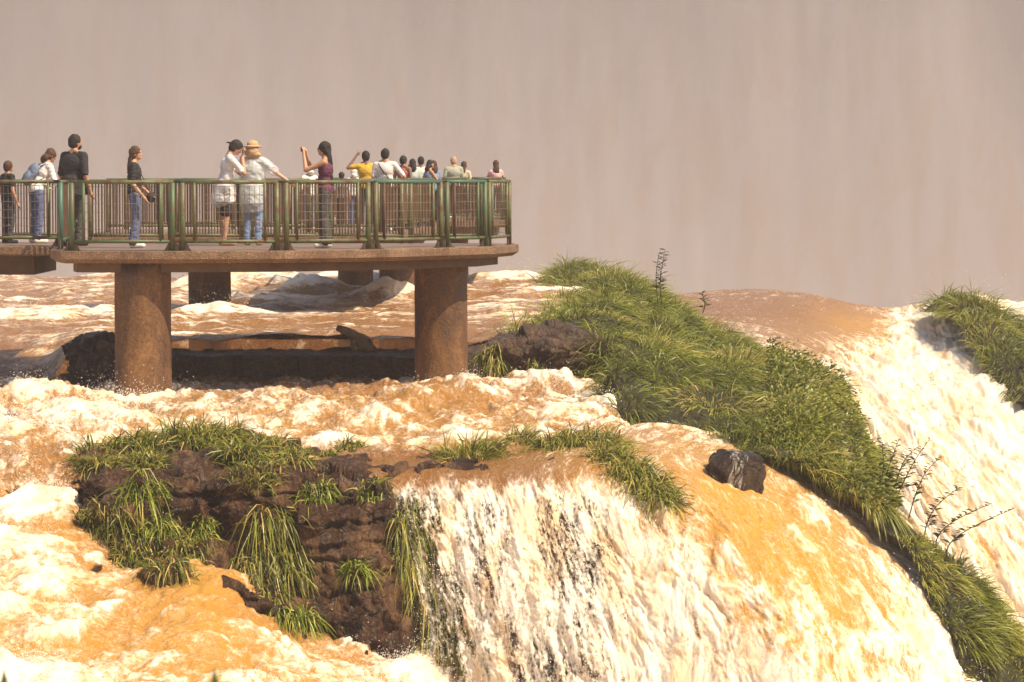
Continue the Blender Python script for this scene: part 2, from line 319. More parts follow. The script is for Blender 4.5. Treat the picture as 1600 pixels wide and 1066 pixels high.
# upper river: a height field that runs to the far lip
def upper_river():
    nc, nr = 620, 250
    px = np.linspace(-160, 1120, nc); t = np.linspace(0, 1, nr)
    lip = np.interp(px, [-160, 840, 960, 1050, 1120], [92, 92, 90, 86, 83])
    d0 = np.interp(px, [50, 150, 985, 1070], [54.2, 56.3, 56.3, 76])
    D = d0[None] * (lip / d0)[None] ** t[:, None]
    D = np.concatenate([D, lip[None] + np.array([.5, 1.0, 1.6, 2.2, 3.0])[:, None]]); nr += 5
    X = (px[None] - CX) / FP * D
    Z = 0.55 + 0.0 * D
    Z[-5:] = 0.55 - np.array([.12, .5, 2, 8, 26])[:, None]
    left = sstep(130, 60, px)[None]
    Z = Z - left * 0.75 * sstep(60, 54.5, D)
    q = np.dstack([X, D, 0 * X])
    wq = q + 0.5 * np.dstack([fbm(q / 1.7), fbm(q / 1.7 + 50), 0 * X])
    rid = 1 - 2.2 * np.abs(noise(wq * (0.38, 0.30, 1)))
    rid2 = 1 - 2.2 * np.abs(noise(wq * (0.9, 0.75, 1) + 31))
    ch = fbm(wq / 0.55, 4)
    amp = 0.55 + 0.6 * sstep(-0.1, 0.3, fbm(q / 7 + 5, 2))
    h = amp * (0.20 * rid + 0.085 * rid2) + 0.055 * ch
    foam = 0.02 + 0.42 * sstep(0.35, 0.95, rid) * amp + 0.22 * sstep(.4, .9, rid2) + 0.35 * fbm(q * (.25, .5, 1) + 8, 3)
    for (bx, by, bd, hh, wx, wd) in [(600, 470, 75, .62, 1.1, 1.0), (660, 462, 79, .45, .9, 1.0), (415, 440, 84, .6, 1.5, 1.2), (490, 445, 80, .5, 1.0, 1.0), (340, 450, 80, .4, .9, 1.0),
                                     (330, 492, 66.5, .32, .9, .6), (120, 488, 66, .3, 1.8, .8), (30, 500, 64, .35, 1.6, .7), (800, 440, 88, .3, 1.4, 1.5), (560, 425, 90, .3, 1.5, 1.5)]:
        x0 = (bx - CX) / FP * bd
        g = np.exp(-((X - x0) / wx) ** 2 - ((D - bd) / wd) ** 2 * np.where(D < bd, 1.8, .6))
        h = h + .62 * hh * g * (1 + .35 * ch + 0.25 * rid2); foam = foam + 0.62 * g
    ed = sstep(92.5, 89, D); Z = Z + h * (0.35 + .65 * ed) - 2.0 * sstep(1000, 1100, px)[None]
    foam += 0.25 * sstep(0.0, 0.5, left * sstep(60, 55, D))
    V = np.dstack([X, D - 0.10 * ch, Z])
    sheet('upper_river', V, foam, 0 * X + .10, M['river'], 'broad brown upper river with breaking waves behind the stone ledge', 'river', flow=np.dstack([X * .8, D * 1.6, Z]))
    SPRAY.append((V[:-6], foam[:-6], 4000, 0.30)); return V
UR = upper_river()

def turb(V, Nn, foam, a_big, a_mid, a_small, s_big=1.0, stretch=1.0, fl=None):
    q = V if fl is None else fl
    q = q * np.array([1, 1 / stretch, 1])
    w = q + 0.35 * np.dstack([fbm(q * 1.3, 2), fbm(q * 1.3 + 40, 2), 0 * q[..., 0]])
    b1 = billow(w / s_big, 2); b2 = billow(w / s_big * 2.9 + 7, 3); b3 = fbm(w / s_big * 9 + 3, 3)
    h = a_big * (b1 - .25) + a_mid * (b2 - .25) + a_small * b3
    return V + Nn * h[..., None], b1, b2, b3

def lower_river():
    R = []
    cols = [-160, 0, 110, 250, 450, 650, 850, 1000, 1140]
    yr = [[586, 586, 586, 586, 588, 588, 588, 592, 600], [612, 612, 618, 618, 614, 612, 618, 622, 628], [645, 645, 648, 648, 648, 648, 642, 646, 652],
          [672, 672, 682, 690, 692, 690, 674, 664, 674], [704, 706, 718, 726, 728, 724, 706, 694, 706], [760, 762, 765, 765, 765, 765, 750, 740, 750]]
    dr = [56, 52, 48.9, 46.9, 45.4, 44.7]
    fo = [[.3, .3, .2, .25, .3, .3, .5, .6, .5], [.4, .55, .5, .35, .3, .2, .55, .7, .6], [.75, .7, .7, .65, .55, .38, .6, .7, .6],
          [.7, .65, .6, .55, .55, .6, .55, .45, .5], [.6, .5, .3, .15, .1, .1, .2, .3, .4], [.5, .5, .2, 0, 0, 0, .1, .3, .4]]
    am = [[.1] * 9, [.25] * 9, [.4] * 9, [.4] * 9, [.25, .25, .2, .0, .0, .0, .1, .4, .5], [.2] * 9]
    rows = [[(cols[j], yr[i][j], dr[i], fo[i][j], am[i][j]) for j in range(9)] for i in range(6)]
    V, foam, amb = cpatch(rows, 175, 600)
    U, W = proj(V); Nn = np.zeros_like(V); Nn[..., 2] = 1
    sh = sstep(705, 735, W) * sstep(420, 520, U)              # thin calm sheet on the shelf
    h0 = 0
    for (bx, by, hh, wx, wd) in [(700, 632, .34, 1.0, .9), (560, 640, .18, 1.2, .8), (190, 650, .12, .8, .6), (60, 630, .3, 1.0, .8), (330, 625, .15, 1.4, .6), (860, 610, .25, .8, .7), (960, 640, .2, .6, .6)]:
        c = PZ(bx, by, -0.05); h0 = h0 + hh * np.exp(-((V[..., 0] - c[0]) / wx) ** 2 - ((V[..., 1] - c[1]) / wd) ** 2)
    k = (1 - .85 * sh)
    for (cx_, cy_) in ((-5.97, 51.72), (-1.22, 54.95)):          # foam piles up round the pillars
        r2 = np.hypot(V[..., 0] - cx_, V[..., 1] - cy_); foam = foam + .7 * np.exp(-((r2 - .5) / .45) ** 2); h0 = h0 + .03 * np.exp(-((r2 - .5) / .3) ** 2)
    V[..., 2] += h0 - .4 * sstep(955, 1010, U)
    V2, b1, b2, b3 = turb(V, Nn * k[..., None], foam, .42, .17, .07, 1.2)
    foam = foam - .12 + .9 * (b1 - .22) * k + .5 * (b2 - .25) * k - .3 * sh
    sheet('lower_river', V2, foam, amb, M['river'], 'churning tan river flowing past the pillar bases', 'river', flow=np.dstack([V[..., 0] * 1.1, V[..., 1] * 1.4, V2[..., 2]]))
    SPRAY.append((V2, foam * k, 12000, 0.22)); return V2
LR = lower_river()

def left_rapids():
    C = [(-160, [(640, 49), (740, 45.5), (860, 42), (980, 39), (1110, 36), (1300, 33)]), (0, [(655, 48.4), (745, 45.3), (862, 42.2), (980, 39.3), (1110, 36.3), (1300, 33)]),
         (100, [(690, 47), (770, 44.9), (868, 42.6), (985, 39.8), (1120, 36.8), (1300, 33.5)]), (200, [(790, 45.4), (860, 43.9), (908, 42.4), (1000, 40), (1130, 37.2), (1300, 34)]),
         (330, [(850, 44.6), (878, 43.8), (905, 42.7), (1010, 40.3), (1140, 37.6), (1300, 34.3)]), (460, [(910, 44.2), (938, 43.6), (978, 42.8), (1045, 41), (1150, 38), (1310, 35)]),
         (620, [(960, 44), (985, 43.5), (1025, 43), (1085, 41.5), (1165, 38.8), (1330, 35.5)]), (760, [(1010, 44), (1050, 43.4), (1090, 43), (1130, 41.8), (1210, 39), (1360, 36)])]
    fo = [[.6, .55, .5, .75, .8, .8], [.6, .45, .6, .75, .85, .8], [.5, .5, .75, .6, .85, .8], [.4, .5, .5, .55, .8, .8], [.3, .2, .12, .4, .75, .8], [.3, .25, .35, .7, .8, .8], [.5, .6, .85, .85, .85, .8], [.6, .7, .9, .9, .9, .8]]
    am = [[.4, .5, .6, .7, .6, .5]] * 4 + [[.5, .7, .75, .8, .6, .5]] + [[.3, .4, .5, .6, .6, .5]] * 3
    rows = [[(C[j][0], C[j][1][i][0], C[j][1][i][1], fo[j][i], am[j][i]) for j in range(8)] for i in range(6)]
    V, foam, amb = cpatch(rows, 290, 470); Nn = normals(V)
    s = np.array([[.8, -.6, 0], [.6, .8, 0], [0, 0, 1]])       # the flow runs towards the lower right
    V2, b1, b2, b3 = turb(V, Nn, foam, .45, .16, .06, 0.95, 1.8, V @ s.T)
    foam = foam - .20 + 1.1 * (b1 - .22) + .55 * (b2 - .25)
    f = V @ s.T
    sheet('left_rapids', V2, foam, amb, M['falls2'], 'steep foaming amber rapids pouring down past the rock outcrop', 'rapids', flow=np.dstack([f[..., 0], f[..., 1] * 1.2, f[..., 2]]))
    SPRAY.append((V2, foam, 12000, 0.20)); return V2
M['falls2'] = water_mat('rapids_water', sx=1.6, sy=0.8, contrast=1.5)
RP = left_rapids()

THIN = {}
def curtain_mat():
    m = water_mat('curtain_water', sx=2.4, sy=0.9, contrast=1.5); t = m.node_tree; b = t.nodes['Principled BSDF']
    fl = N(t, 'ShaderNodeAttribute', attribute_name='flow'); th = N(t, 'ShaderNodeAttribute', attribute_name='thin')
    tot = None
    for (sx, sy, sc_, a) in ((2.6, .45, 1, 1.5), (9, 2.2, 1, 1.4), (25, 13, 1, 1.2)):
        mp = N(t, 'ShaderNodeMapping'); mp.inputs['Scale'].default_value = (sx, sy, 1); t.links.new(fl.outputs['Vector'], mp.inputs['Vector'])
        n = N(t, 'ShaderNodeTexNoise', Scale=sc_, Detail=4, Roughness=0.6, Distortion=.3); t.links.new(mp.outputs[0], n.inputs['Vector'])
        x = math_n(t, 'MULTIPLY', math_n(t, 'SUBTRACT', n.outputs['Fac'], .5), a); tot = x if tot is None else math_n(t, 'ADD', tot, x)
    g = N(t, 'ShaderNodeMapRange', interpolation_type='SMOOTHSTEP'); g.inputs['From Min'].default_value = -.22; g.inputs['From Max'].default_value = .30
    t.links.new(math_n(t, 'ADD', tot, math_n(t, 'MULTIPLY', math_n(t, 'SUBTRACT', th.outputs['Fac'], 1.25), .45)), g.inputs['Value'])
    k = math_n(t, 'SUBTRACT', 1.0, math_n(t, 'MULTIPLY', g.outputs[0], math_n(t, 'MINIMUM', math_n(t, 'MULTIPLY', th.outputs['Fac'], 1.6), 1.0)))
    t.links.new(k, b.inputs['Alpha'])
    return m
M['curtain'] = curtain_mat()
def front_falls():
    # columns along the lip; (px,py,dist,foam,amber)
    R = [[(470, 706, 46.6, 0, .1), (640, 706, 46.1, 0, .1), (800, 698, 46.1, .1, .1), (940, 676, 46.4, .3, .4), (1020, 660, 47.2, .45, .5), (1120, 676, 47.8, .5, .5), (1270, 712, 49.2, .5, .5)],
         [(490, 728, 45.0, 0, .1), (640, 737, 44.6, 0, .1), (770, 732, 44.5, .05, .1), (890, 724, 44.5, .2, .3), (985, 716, 44.9, .3, .6), (1095, 716, 45.4, .3, .8), (1320, 752, 47.3, .35, .6)],
         [(510, 790, 44.3, .5, 0), (650, 800, 43.9, .55, 0), (785, 800, 43.7, .55, 0), (905, 790, 43.7, .5, .3), (1030, 782, 43.9, .5, .7), (1165, 792, 44.1, .2, 1), (1385, 815, 46.1, .65, .6)],
         [(540, 880, 44.0, .6, 0), (670, 890, 43.5, .65, 0), (805, 890, 43.2, .6, 0), (940, 882, 43.1, .85, .2), (1075, 872, 43.0, .75, .6), (1225, 874, 43.2, .27, 1), (1460, 895, 45.2, .75, .5)],
         [(580, 985, 43.8, .6, 0), (690, 990, 43.2, .65, 0), (830, 992, 42.8, .6, 0), (975, 990, 42.6, .9, .2), (1115, 984, 42.4, .8, .6), (1275, 976, 42.5, .5, 1), (1515, 990, 44.6, .85, .4)],
         [(600, 1085, 43.6, .6, 0), (705, 1092, 43.0, .6, 0), (850, 1100, 42.5, .65, 0), (1000, 1100, 42.2, .8, .2), (1145, 1096, 42.0, .9, .5), (1310, 1084, 42.0, .7, .8), (1550, 1095, 44, .85, .4)],
         [(610, 1240, 43.4, .7, 0), (715, 1250, 42.7, .7, 0), (865, 1260, 42.1, .7, 0), (1020, 1260, 41.7, .8, .2), (1170, 1260, 41.5, .9, .5), (1340, 1240, 41.5, .8, .6), (1550, 1230, 42.4, .85, .4)],
         [(610, 1800, 43.2, .8, 0), (720, 1800, 42.5, .8, 0), (875, 1800, 41.8, .8, 0), (1040, 1800, 41.3, .8, .2), (1200, 1800, 41.0, .9, .5), (1380, 1800, 41.0, .8, .5), (1610, 1800, 41.9, .85, .4)]]
    V, foam, amb = cpatch(R, 350, 540); U, W = proj(V); Nn = normals(V); Nn *= np.sign((Nn * np.array([0, -1, .6])).sum(-1, keepdims=True))
    fl = np.dstack([arclen(V, 1).mean(0, keepdims=True) + 0 * U, arclen(V, 0), 0 * U])
    fall = sstep(735, 800, W)
    thin = sstep(1000, 860, U - (W - 740) * .35)                    # the thin curtain over the rock
    V2, b1, b2, b3 = turb(V, Nn * (.12 + .88 * fall[..., None]), foam, .24, .08, .035, .6, 1.7, fl)
    strand = billow(np.dstack([fl[..., 0] * 5.5, fl[..., 1] * .8, 0 * U]), 4)
    V2 = V2 + Nn * (thin * fall * .10 * (strand - .3))[..., None]
    foam = foam + .6 * (b1 - .25) * fall + .5 * (b2 - .25) * fall
    foam = foam + thin * fall * .5
    edge = sstep(720, 600, U - (W - 740) * .22); cov = thin * fall * (1 + .8 * edge)
    THIN['a'] = cov.ravel()
    sheet('front_waterfall', V2, foam, amb, M['curtain'], 'near cream and amber waterfall curving over the rock lip', 'waterfall', flow=fl, extra={'thin': THIN['a']})
    SPRAY.append((V2, (foam + .3) * fall * (W < 1180), 15000, 0.16)); return V2
FF = front_falls()

def right_falls():
    R = [[(1030, 470, 86, .1, .1), (1150, 462, 85, .1, .1), (1250, 466, 84, .1, .1), (1340, 484, 82, .1, .1), (1430, 490, 81, .3, .2), (1520, 474, 80, .5, .2), (1700, 490, 79, .5, .2)],
         [(1030, 464, 83, .25, .1), (1150, 453, 82.5, .2, .1), (1250, 458, 81.5, .15, .15), (1340, 476, 80, .15, .3), (1425, 482, 79, .7, .3), (1510, 468, 78, .85, .3), (1690, 480, 77, .9, .3)],
         [(1040, 492, 78.5, .15, .1), (1140, 488, 78, .1, .1), (1240, 494, 77.3, .0, .25), (1330, 508, 76.6, -.05, .7), (1430, 520, 76, .85, .7), (1530, 522, 75.4, .95, .4), (1700, 545, 74.6, .9, .3)],
         [(1090, 530, 73, .25, .2), (1180, 528, 72.6, .45, .2), (1270, 540, 72.2, .25, .4), (1350, 558, 71.8, .8, .6), (1440, 578, 71.3, .85, .6), (1550, 590, 70.8, .95, .3), (1720, 640, 70, .9, .3)],
         [(1200, 600, 69, .9, .2), (1270, 612, 68.4, .95, .2), (1340, 632, 67.8, .95, .2), (1410, 650, 67.4, .9, .3), (1490, 680, 67, .85, .5), (1590, 700, 66.5, .95, .2), (1760, 750, 66, .9, .3)],
         [(1270, 740, 65.5, .95, .2), (1340, 752, 64.8, .95, .2), (1410, 772, 64.2, .9, .2), (1480, 792, 63.8, .6, .8), (1560, 820, 63.5, .7, .8), (1660, 840, 63.2, .95, .3), (1820, 880, 62.5, .9, .3)],
         [(1330, 920, 62.5, .95, .2), (1400, 935, 62, .95, .2), (1470, 955, 61.5, .9, .2), (1545, 975, 61.2, .75, .6), (1620, 1000, 61, .7, .7), (1720, 1020, 60.7, .95, .3), (1880, 1060, 60, .9, .3)],
         [(1360, 1150, 61, .95, .2), (1430, 1160, 60.5, .95, .2), (1500, 1180, 60, .9, .2), (1580, 1200, 59.7, .8, .5), (1660, 1220, 59.4, .8, .5), (1760, 1240, 59, .95, .3), (1930, 1280, 58.5, .9, .3)],
         [(1380, 2200, 60, .95, .2), (1450, 2200, 59.5, .95, .2), (1520, 2200, 59, .9, .2), (1600, 2200, 58.5, .8, .5), (1680, 2200, 58, .8, .5), (1790, 2200, 57.5, .95, .3), (1960, 2200, 57, .9, .3)]]
    V, foam, amb = cpatch(R, 310, 340); U, W = proj(V); Nn = normals(V); Nn *= np.sign((Nn * np.array([0, -1, 1.])).sum(-1, keepdims=True))
    fl = np.dstack([arclen(V, 1).mean(0, keepdims=True) + 0 * U, arclen(V, 0), 0 * U])
    wild = sstep(.25, .75, foam)
    V2, b1, b2, b3 = turb(V, Nn * (.10 + .9 * wild[..., None]), foam, .50, .20, .08, 1.1, 1.4, fl)
    foam = foam + (.6 * (b1 - .2) + .6 * (b2 - .25)) * (.25 + .75 * wild)
    sheet('right_waterfall', V2, foam, amb, M['falls'], 'wide white waterfall bursting over the lip beyond the grassy islet', 'waterfall', flow=fl)
    SPRAY.append((V2, foam * wild * (W < 1180), 16000, 0.45)); return V2
RF = right_falls()

# ------------------------------------------------------------------ rock, ledge, islet
def rocky(V, a=0.16, s=0.9, blocky=0.12):
    V = V + 0.12 * np.dstack([fbm(V * 1.7, 3), fbm(V * 1.7 + 20, 3), fbm(V * 1.7 + 40, 3)])
    q = V.reshape(-1, 3); n = normals(V).reshape(-1, 3); n *= np.sign((n * np.array([0, -1, .4])).sum(-1, keepdims=True))
    w_ = q + .10 * np.stack([fbm(q * 2.2, 3), fbm(q * 2.2 + 20, 3), fbm(q * 2.2 + 40, 3)], 1)
    c1 = cellv(w_ * (1.0, 1.0, 1.9) / s); c2 = cellv(w_ * (2.6, 2.6, 4.4) / s + 5)
    st = np.abs(((w_[:, 2] + .12 * fbm(q * .9, 2)) / .42) % 1 - .5) * 2
    h = a * fbm(q / s, 3) + blocky * 1.5 * (c1 - .5) + blocky * .7 * (c2 - .5) - .5 * blocky * sstep(.82, 1, st) + .05 * (1 - 2 * np.abs(noise(q * 4))) + .035 * fbm(q * 9, 3)
    return (q + n * h[:, None]).reshape(V.shape)
def cellv(p):                                        # one value per Voronoi cell: flat broken facets
    i = np.floor(p).astype(np.int64); best = np.full(len(p), 9.0); val = np.zeros(len(p))
    for dx in (-1, 0, 1):
        for dy in (-1, 0, 1):
            for dz in (-1, 0, 1):
                c = i + (dx, dy, dz); h = _perm[(_perm[(_perm[c[:, 0] & 255] + c[:, 1]) & 255] + c[:, 2]) & 255]
                d = np.linalg.norm(c + rng_j[h] - p, axis=1); m = d < best; best[m] = d[m]; val[m] = h[m] / 255.0
    return val
def rock_outcrop():
    R = [[(170, 712, 48.5), (200, 706, 48.2), (260, 700, 48.2), (340, 698, 48.2), (450, 702, 48), (560, 716, 47.4), (640, 722, 46.6), (770, 716, 46.4), (900, 708, 46.4), (1040, 708, 46.8)],
         [(128, 722, 46.4), (150, 712, 46.2), (220, 705, 46.2), (330, 702, 46.1), (450, 712, 45.8), (560, 730, 45.4), (640, 740, 45.1), (770, 733, 45), (900, 726, 45), (1040, 726, 45.5)],
         [(116, 745, 45.2), (132, 742, 44.7), (205, 734, 44.4), (325, 732, 44.2), (450, 740, 44.1), (560, 750, 44.2), (645, 752, 44.4), (775, 746, 44.3), (905, 738, 44.3), (1060, 742, 44.8)],
         [(106, 792, 45.2), (116, 795, 44.4), (200, 792, 43.9), (322, 788, 43.8), (450, 800, 43.75), (560, 806, 43.85), (655, 812, 43.95), (788, 810, 43.75), (915, 802, 43.7), (1080, 800, 44.1)],
         [(104, 835, 45.0), (112, 842, 44.2), (200, 848, 43.9), (322, 840, 43.85), (450, 846, 43.7), (570, 868, 43.6), (680, 896, 43.6), (812, 898, 43.25), (945, 892, 43.2), (1120, 885, 43.5)],
         [(88, 880, 44.6), (96, 892, 43.6), (190, 912, 43.1), (320, 906, 43.0), (450, 962, 43.1), (592, 984, 43.3), (700, 998, 43.25), (842, 1002, 42.85), (982, 1002, 42.7), (1160, 990, 42.9)],
         [(80, 1000, 44), (90, 1010, 43), (190, 1030, 42.6), (320, 1036, 42.5), (450, 1070, 42.6), (602, 1090, 42.9), (718, 1104, 42.8), (862, 1112, 42.4), (1005, 1112, 42.2), (1190, 1100, 42.3)],
         [(80, 2200, 44), (90, 2200, 42.6), (190, 2200, 42.2), (320, 2200, 42.1), (450, 2200, 42.2), (602, 2200, 42.4), (718, 2200, 42.2), (862, 2200, 41.8), (1005, 2200, 41.6), (1190, 2200, 41.5)]]
    V = rocky(patch(R, 250, 350), .24, 1.0, .16)
    U, W = proj(V)
    k = sstep(600, 700, U) * (.38 + .5 * sstep(900, 1000, W))                                    # stays behind the curtain
    V[..., 1] += k
    me = raw_mesh('rock_outcrop', V.reshape(-1, 3), grid_faces(250, 350))
    tag(link('rock_outcrop', me, M['rock'], smooth=False), 'dark wet basalt outcrop with grass tussocks beside the curtain fall', 'rock'); return V
RK = rock_outcrop()
def ledge():
    R = [[(100, 548, 56), (170, 540, 58.5), (260, 540, 59), (450, 540, 59), (650, 540, 59), (740, 536, 58.5), (820, 530, 58), (920, 526, 58), (1010, 560, 58)],
         [(106, 552, 54.2), (165, 541, 54.6), (250, 543, 55.6), (440, 543, 55.9), (650, 543, 55.9), (740, 535, 55.9), (820, 526, 55.7), (915, 524, 55.5), (1010, 575, 55.8)],
         [(102, 575, 53.8), (160, 560, 53.9), (250, 560, 55.3), (440, 560, 55.6), (650, 560, 55.6), (740, 560, 55.5), (820, 555, 55.2), (915, 552, 55.0), (1010, 600, 55.4)],
         [(104, 600, 53.7), (160, 602, 53.7), (250, 596, 55.4), (440, 597, 55.7), (650, 598, 55.7), (740, 597, 55.6), (820, 594, 55.4), (915, 604, 55.1), (1010, 630, 55.3)],
         [(104, 680, 53.5), (160, 680, 53.5), (250, 680, 55.2), (440, 680, 55.5), (650, 680, 55.5), (740, 680, 55.4), (820, 680, 55.2), (915, 680, 54.9), (1010, 680, 54.9)]]
    R = [[(x, y + (9 if 200 < x < 760 else 0), d) for x, y, d in r] for r in R]
    V = patch(R, 90, 420); U, _ = proj(V)
    rough = (0.3 + .7 * sstep(290, 200, U) + .6 * sstep(720, 800, U))[..., None]
    V = V + (rocky(V, .25, .8, .16) - V) * np.clip(rough, 0, 1)
    me = raw_mesh('stone_ledge', V.reshape(-1, 3), grid_faces(90, 420))
    tag(link('stone_ledge', me, M['ledge']), 'long dark stone ledge crossing the river beneath the platform', 'ledge'); return V
LD = ledge()
def trickle_mat():
    m = rock_mat('boulder_rock', (0.02, 0.013, 0.010), (0.05, 0.032, 0.022), (0.12, 0.075, 0.045), .3); t = m.node_tree; b = t.nodes['Principled BSDF']; l = b.inputs['Base Color'].links[0].from_socket
    tc = N(t, 'ShaderNodeTexCoord'); mp = N(t, 'ShaderNodeMapping'); mp.inputs['Scale'].default_value = (17, 17, 2.6); t.links.new(tc.outputs['Object'], mp.inputs['Vector'])
    n = N(t, 'ShaderNodeTexNoise', Scale=1, Detail=6, Roughness=.7); t.links.new(mp.outputs[0], n.inputs['Vector']); sx = N(t, 'ShaderNodeSeparateXYZ'); t.links.new(tc.outputs['Object'], sx.inputs[0])
    v = math_n(t, 'ADD', n.outputs['Fac'], math_n(t, 'MULTIPLY', math_n(t, 'ADD', math_n(t, 'ABSOLUTE', math_n(t, 'ADD', sx.outputs['X'], .12)), -.18), -.9))
    r = ramp(t, v, [(.60, (0, 0, 0)), (.74, (1, 1, 1))]); t.links.new(mixc(t, r.outputs[0], l, (.74, .68, .6)), b.inputs['Base Color'])
    return m
M['boulder'] = trickle_mat()
def boulder():
    bm = bmesh.new(); bmesh.ops.create_icosphere(bm, subdivisions=5, radius=1); V = np.array([v.co for v in bm.verts])
    c = P(1148, 742, 45.0)
    f = np.array([.44, .36, .35]); V = np.sign(V) * np.abs(V) ** .72 * f
    V = V + (V / np.linalg.norm(V, axis=1)[:, None]) * (.09 * fbm(V * 2.4 + 4, 3) - .05 * (1 - sstep(0, .2, (lambda a: a[1] - a[0])(worley(V * 2.6)))))[:, None]
    for v, q in zip(bm.verts, V): v.co = q
    me = bpy.data.meshes.new('boulder'); bm.to_mesh(me); bm.free()
    o = link('boulder', me, M['boulder']); o.location = c; o.rotation_euler = (.1, .25, .3)
    tag(o, 'single dark wet boulder standing in the amber falls beside the islet', 'boulder')
boulder()
IS = [[(845, 440, 90), (870, 424, 88), (905, 414, 87), (940, 420, 87), (975, 450, 89)], [(830, 505, 70), (880, 480, 72), (950, 448, 76), (1010, 455, 78), (1080, 526, 79)], [(790, 540, 58), (898, 492, 60), (1000, 462, 68), (1080, 506, 71), (1170, 556, 73)], [(938, 612, 53.9), (972, 528, 55.3), (1090, 534, 62), (1170, 546, 65), (1230, 606, 67)], [(940, 664, 48.7), (1000, 580, 50.6), (1190, 574, 57), (1260, 586, 59), (1300, 656, 61)], [(1060, 680, 47.8), (1150, 642, 49.2), (1275, 609, 53), (1320, 626, 54.5), (1345, 706, 57)], [(1190, 706, 46.5), (1250, 672, 47.6), (1322, 669, 49.6), (1345, 691, 51), (1365, 766, 53)], [(1300, 752, 45.7), (1322, 734, 46.2), (1350, 739, 47.4), (1365, 756, 48.5), (1385, 810, 50)], [(1368, 800, 45.1), (1385, 788, 45.4), (1402, 792, 46), (1412, 812, 46.8), (1425, 890, 48)], [(1436, 890, 44.6), (1462, 880, 44.9), (1490, 884, 45.4), (1503, 905, 46), (1520, 980, 47)], [(1486, 990, 44.2), (1522, 975, 44.5), (1568, 980, 45), (1590, 1000, 45.6), (1610, 1080, 46.5)], [(1510, 1095, 43.8), (1560, 1085, 44.1), (1640, 1090, 44.6), (1670, 1110, 45.2), (1700, 1190, 46)], [(1530, 1300, 43.4), (1600, 1290, 43.6), (1720, 1290, 44), (1760, 1310, 44.6), (1800, 1400, 45.5)], [(1530, 2200, 43), (1600, 2200, 43.2), (1720, 2200, 43.4), (1760, 2200, 44), (1800, 2200, 45)]]
def islet():
    V = patch(IS, 240, 90)
    q = V + normals(V) * (0.34 * billow(V / 1.3, 2) - .12 + .06 * fbm(V * 2.5, 3))[..., None]
    me = raw_mesh('islet', q.reshape(-1, 3), grid_faces(240, 90))
    tag(link('islet', me, M['soil']), kind='structure', label='long earthy islet ridge buried under tall grass', cat='islet'); return q
IL = islet()
BK = [[(1440, 485, 77), (1465, 468, 77), (1490, 468, 77.5), (1520, 500, 79)], [(1490, 500, 74), (1510, 478, 74.5), (1540, 485, 75), (1560, 520, 77)],
      [(1530, 560, 71.5), (1552, 525, 72), (1590, 520, 73), (1620, 560, 75)], [(1575, 620, 69.5), (1600, 585, 70), (1650, 580, 71), (1680, 630, 73)], [(1640, 720, 67.5), (1680, 680, 68), (1740, 680, 69), (1780, 740, 71)],
      [(1700, 1400, 66), (1740, 1400, 66.5), (1800, 1400, 67.5), (1840, 1400, 69)]]
def bank():
    V = patch(BK, 90, 40); V = V + normals(V) * (.15 * fbm(V / 1.1, 3))[..., None]
    me = raw_mesh('far_bank', V.reshape(-1, 3), grid_faces(90, 40)); tag(link('far_bank', me, M['soil']), 'grassy rock spur at the far edge of the white waterfall', 'bank', kind='structure'); return V
BV = bank()
# ------------------------------------------------------------------ haze
def haze():
    bm = bmesh.new(); bmesh.ops.create_cube(bm, size=1)
    for v in bm.verts: v.co = (v.co.x * 1900, v.co.y * 1900 + 590, (v.co.z + .5) * 134 - 36)
    me = bpy.data.meshes.new('haze'); bm.to_mesh(me); bm.free()
    m = bpy.data.materials.new('mist_air'); m.use_nodes = True; t = m.node_tree; t.nodes.remove(t.nodes['Principled BSDF'])
    v = N(t, 'ShaderNodeVolumePrincipled'); v.inputs['Color'].default_value = (0.43, 0.42, 0.45, 1); v.inputs['Density'].default_value = HAZE; v.inputs['Anisotropy'].default_value = 0.0
    t.links.new(v.outputs[0], t.nodes['Material Output'].inputs['Volume'])
    tag(link('haze', me, m, smooth=False), kind='stuff')
HAZE = 0.0011
haze()
# ------------------------------------------------------------------ grass
def blades(base, up, L, lean, droop, width, rs):
    n = len(base); r = rs.normal(size=(n, 3)); d = up + 0.42 * r + lean; d /= np.linalg.norm(d, axis=1)[:, None]
    side = np.cross(d, rs.normal(size=(n, 3))); side /= np.linalg.norm(side, axis=1)[:, None]
    T = np.array([0, .36, .72, 1.0]); Wd = np.array([.85, 1, .7, .06]); V = []; A = []
    g = np.array([0, 0, -1.0]) + 0.25 * lean
    for t, wd in zip(T, Wd):
        c = base + L[:, None] * (t * d + (droop * t * t)[:, None] * g) * (1 / (1 + .35 * droop * t))[:, None]
        V.append(c - side * (width * wd)[:, None]); V.append(c + side * (width * wd)[:, None]); A += [t, t]
    V = np.stack(V, 1); o = (np.arange(n) * 8)[:, None]
    F = np.concatenate([o + np.array([2 * k, 2 * k + 1, 2 * k + 3, 2 * k + 2]) for k in range(3)])
    tint = np.repeat(rs.random(n), 8); al = np.tile(np.array(A), n)
    return V.reshape(-1, 3), F, tint, al
def grass_obj(name, parts, mat):
    Vs, Fs, Ts, As, k = [], [], [], [], 0
    for (V, F, t, a) in parts:
        Vs.append(V); Fs.append(F + k); Ts.append(t); As.append(a); k += len(V)
    me = raw_mesh(name, np.concatenate(Vs), np.concatenate(Fs), {'tint': np.concatenate(Ts), 'along': np.concatenate(As)})
    return link(name, me, mat, smooth=False)
WIND = np.array([.38, .05, 0.0])
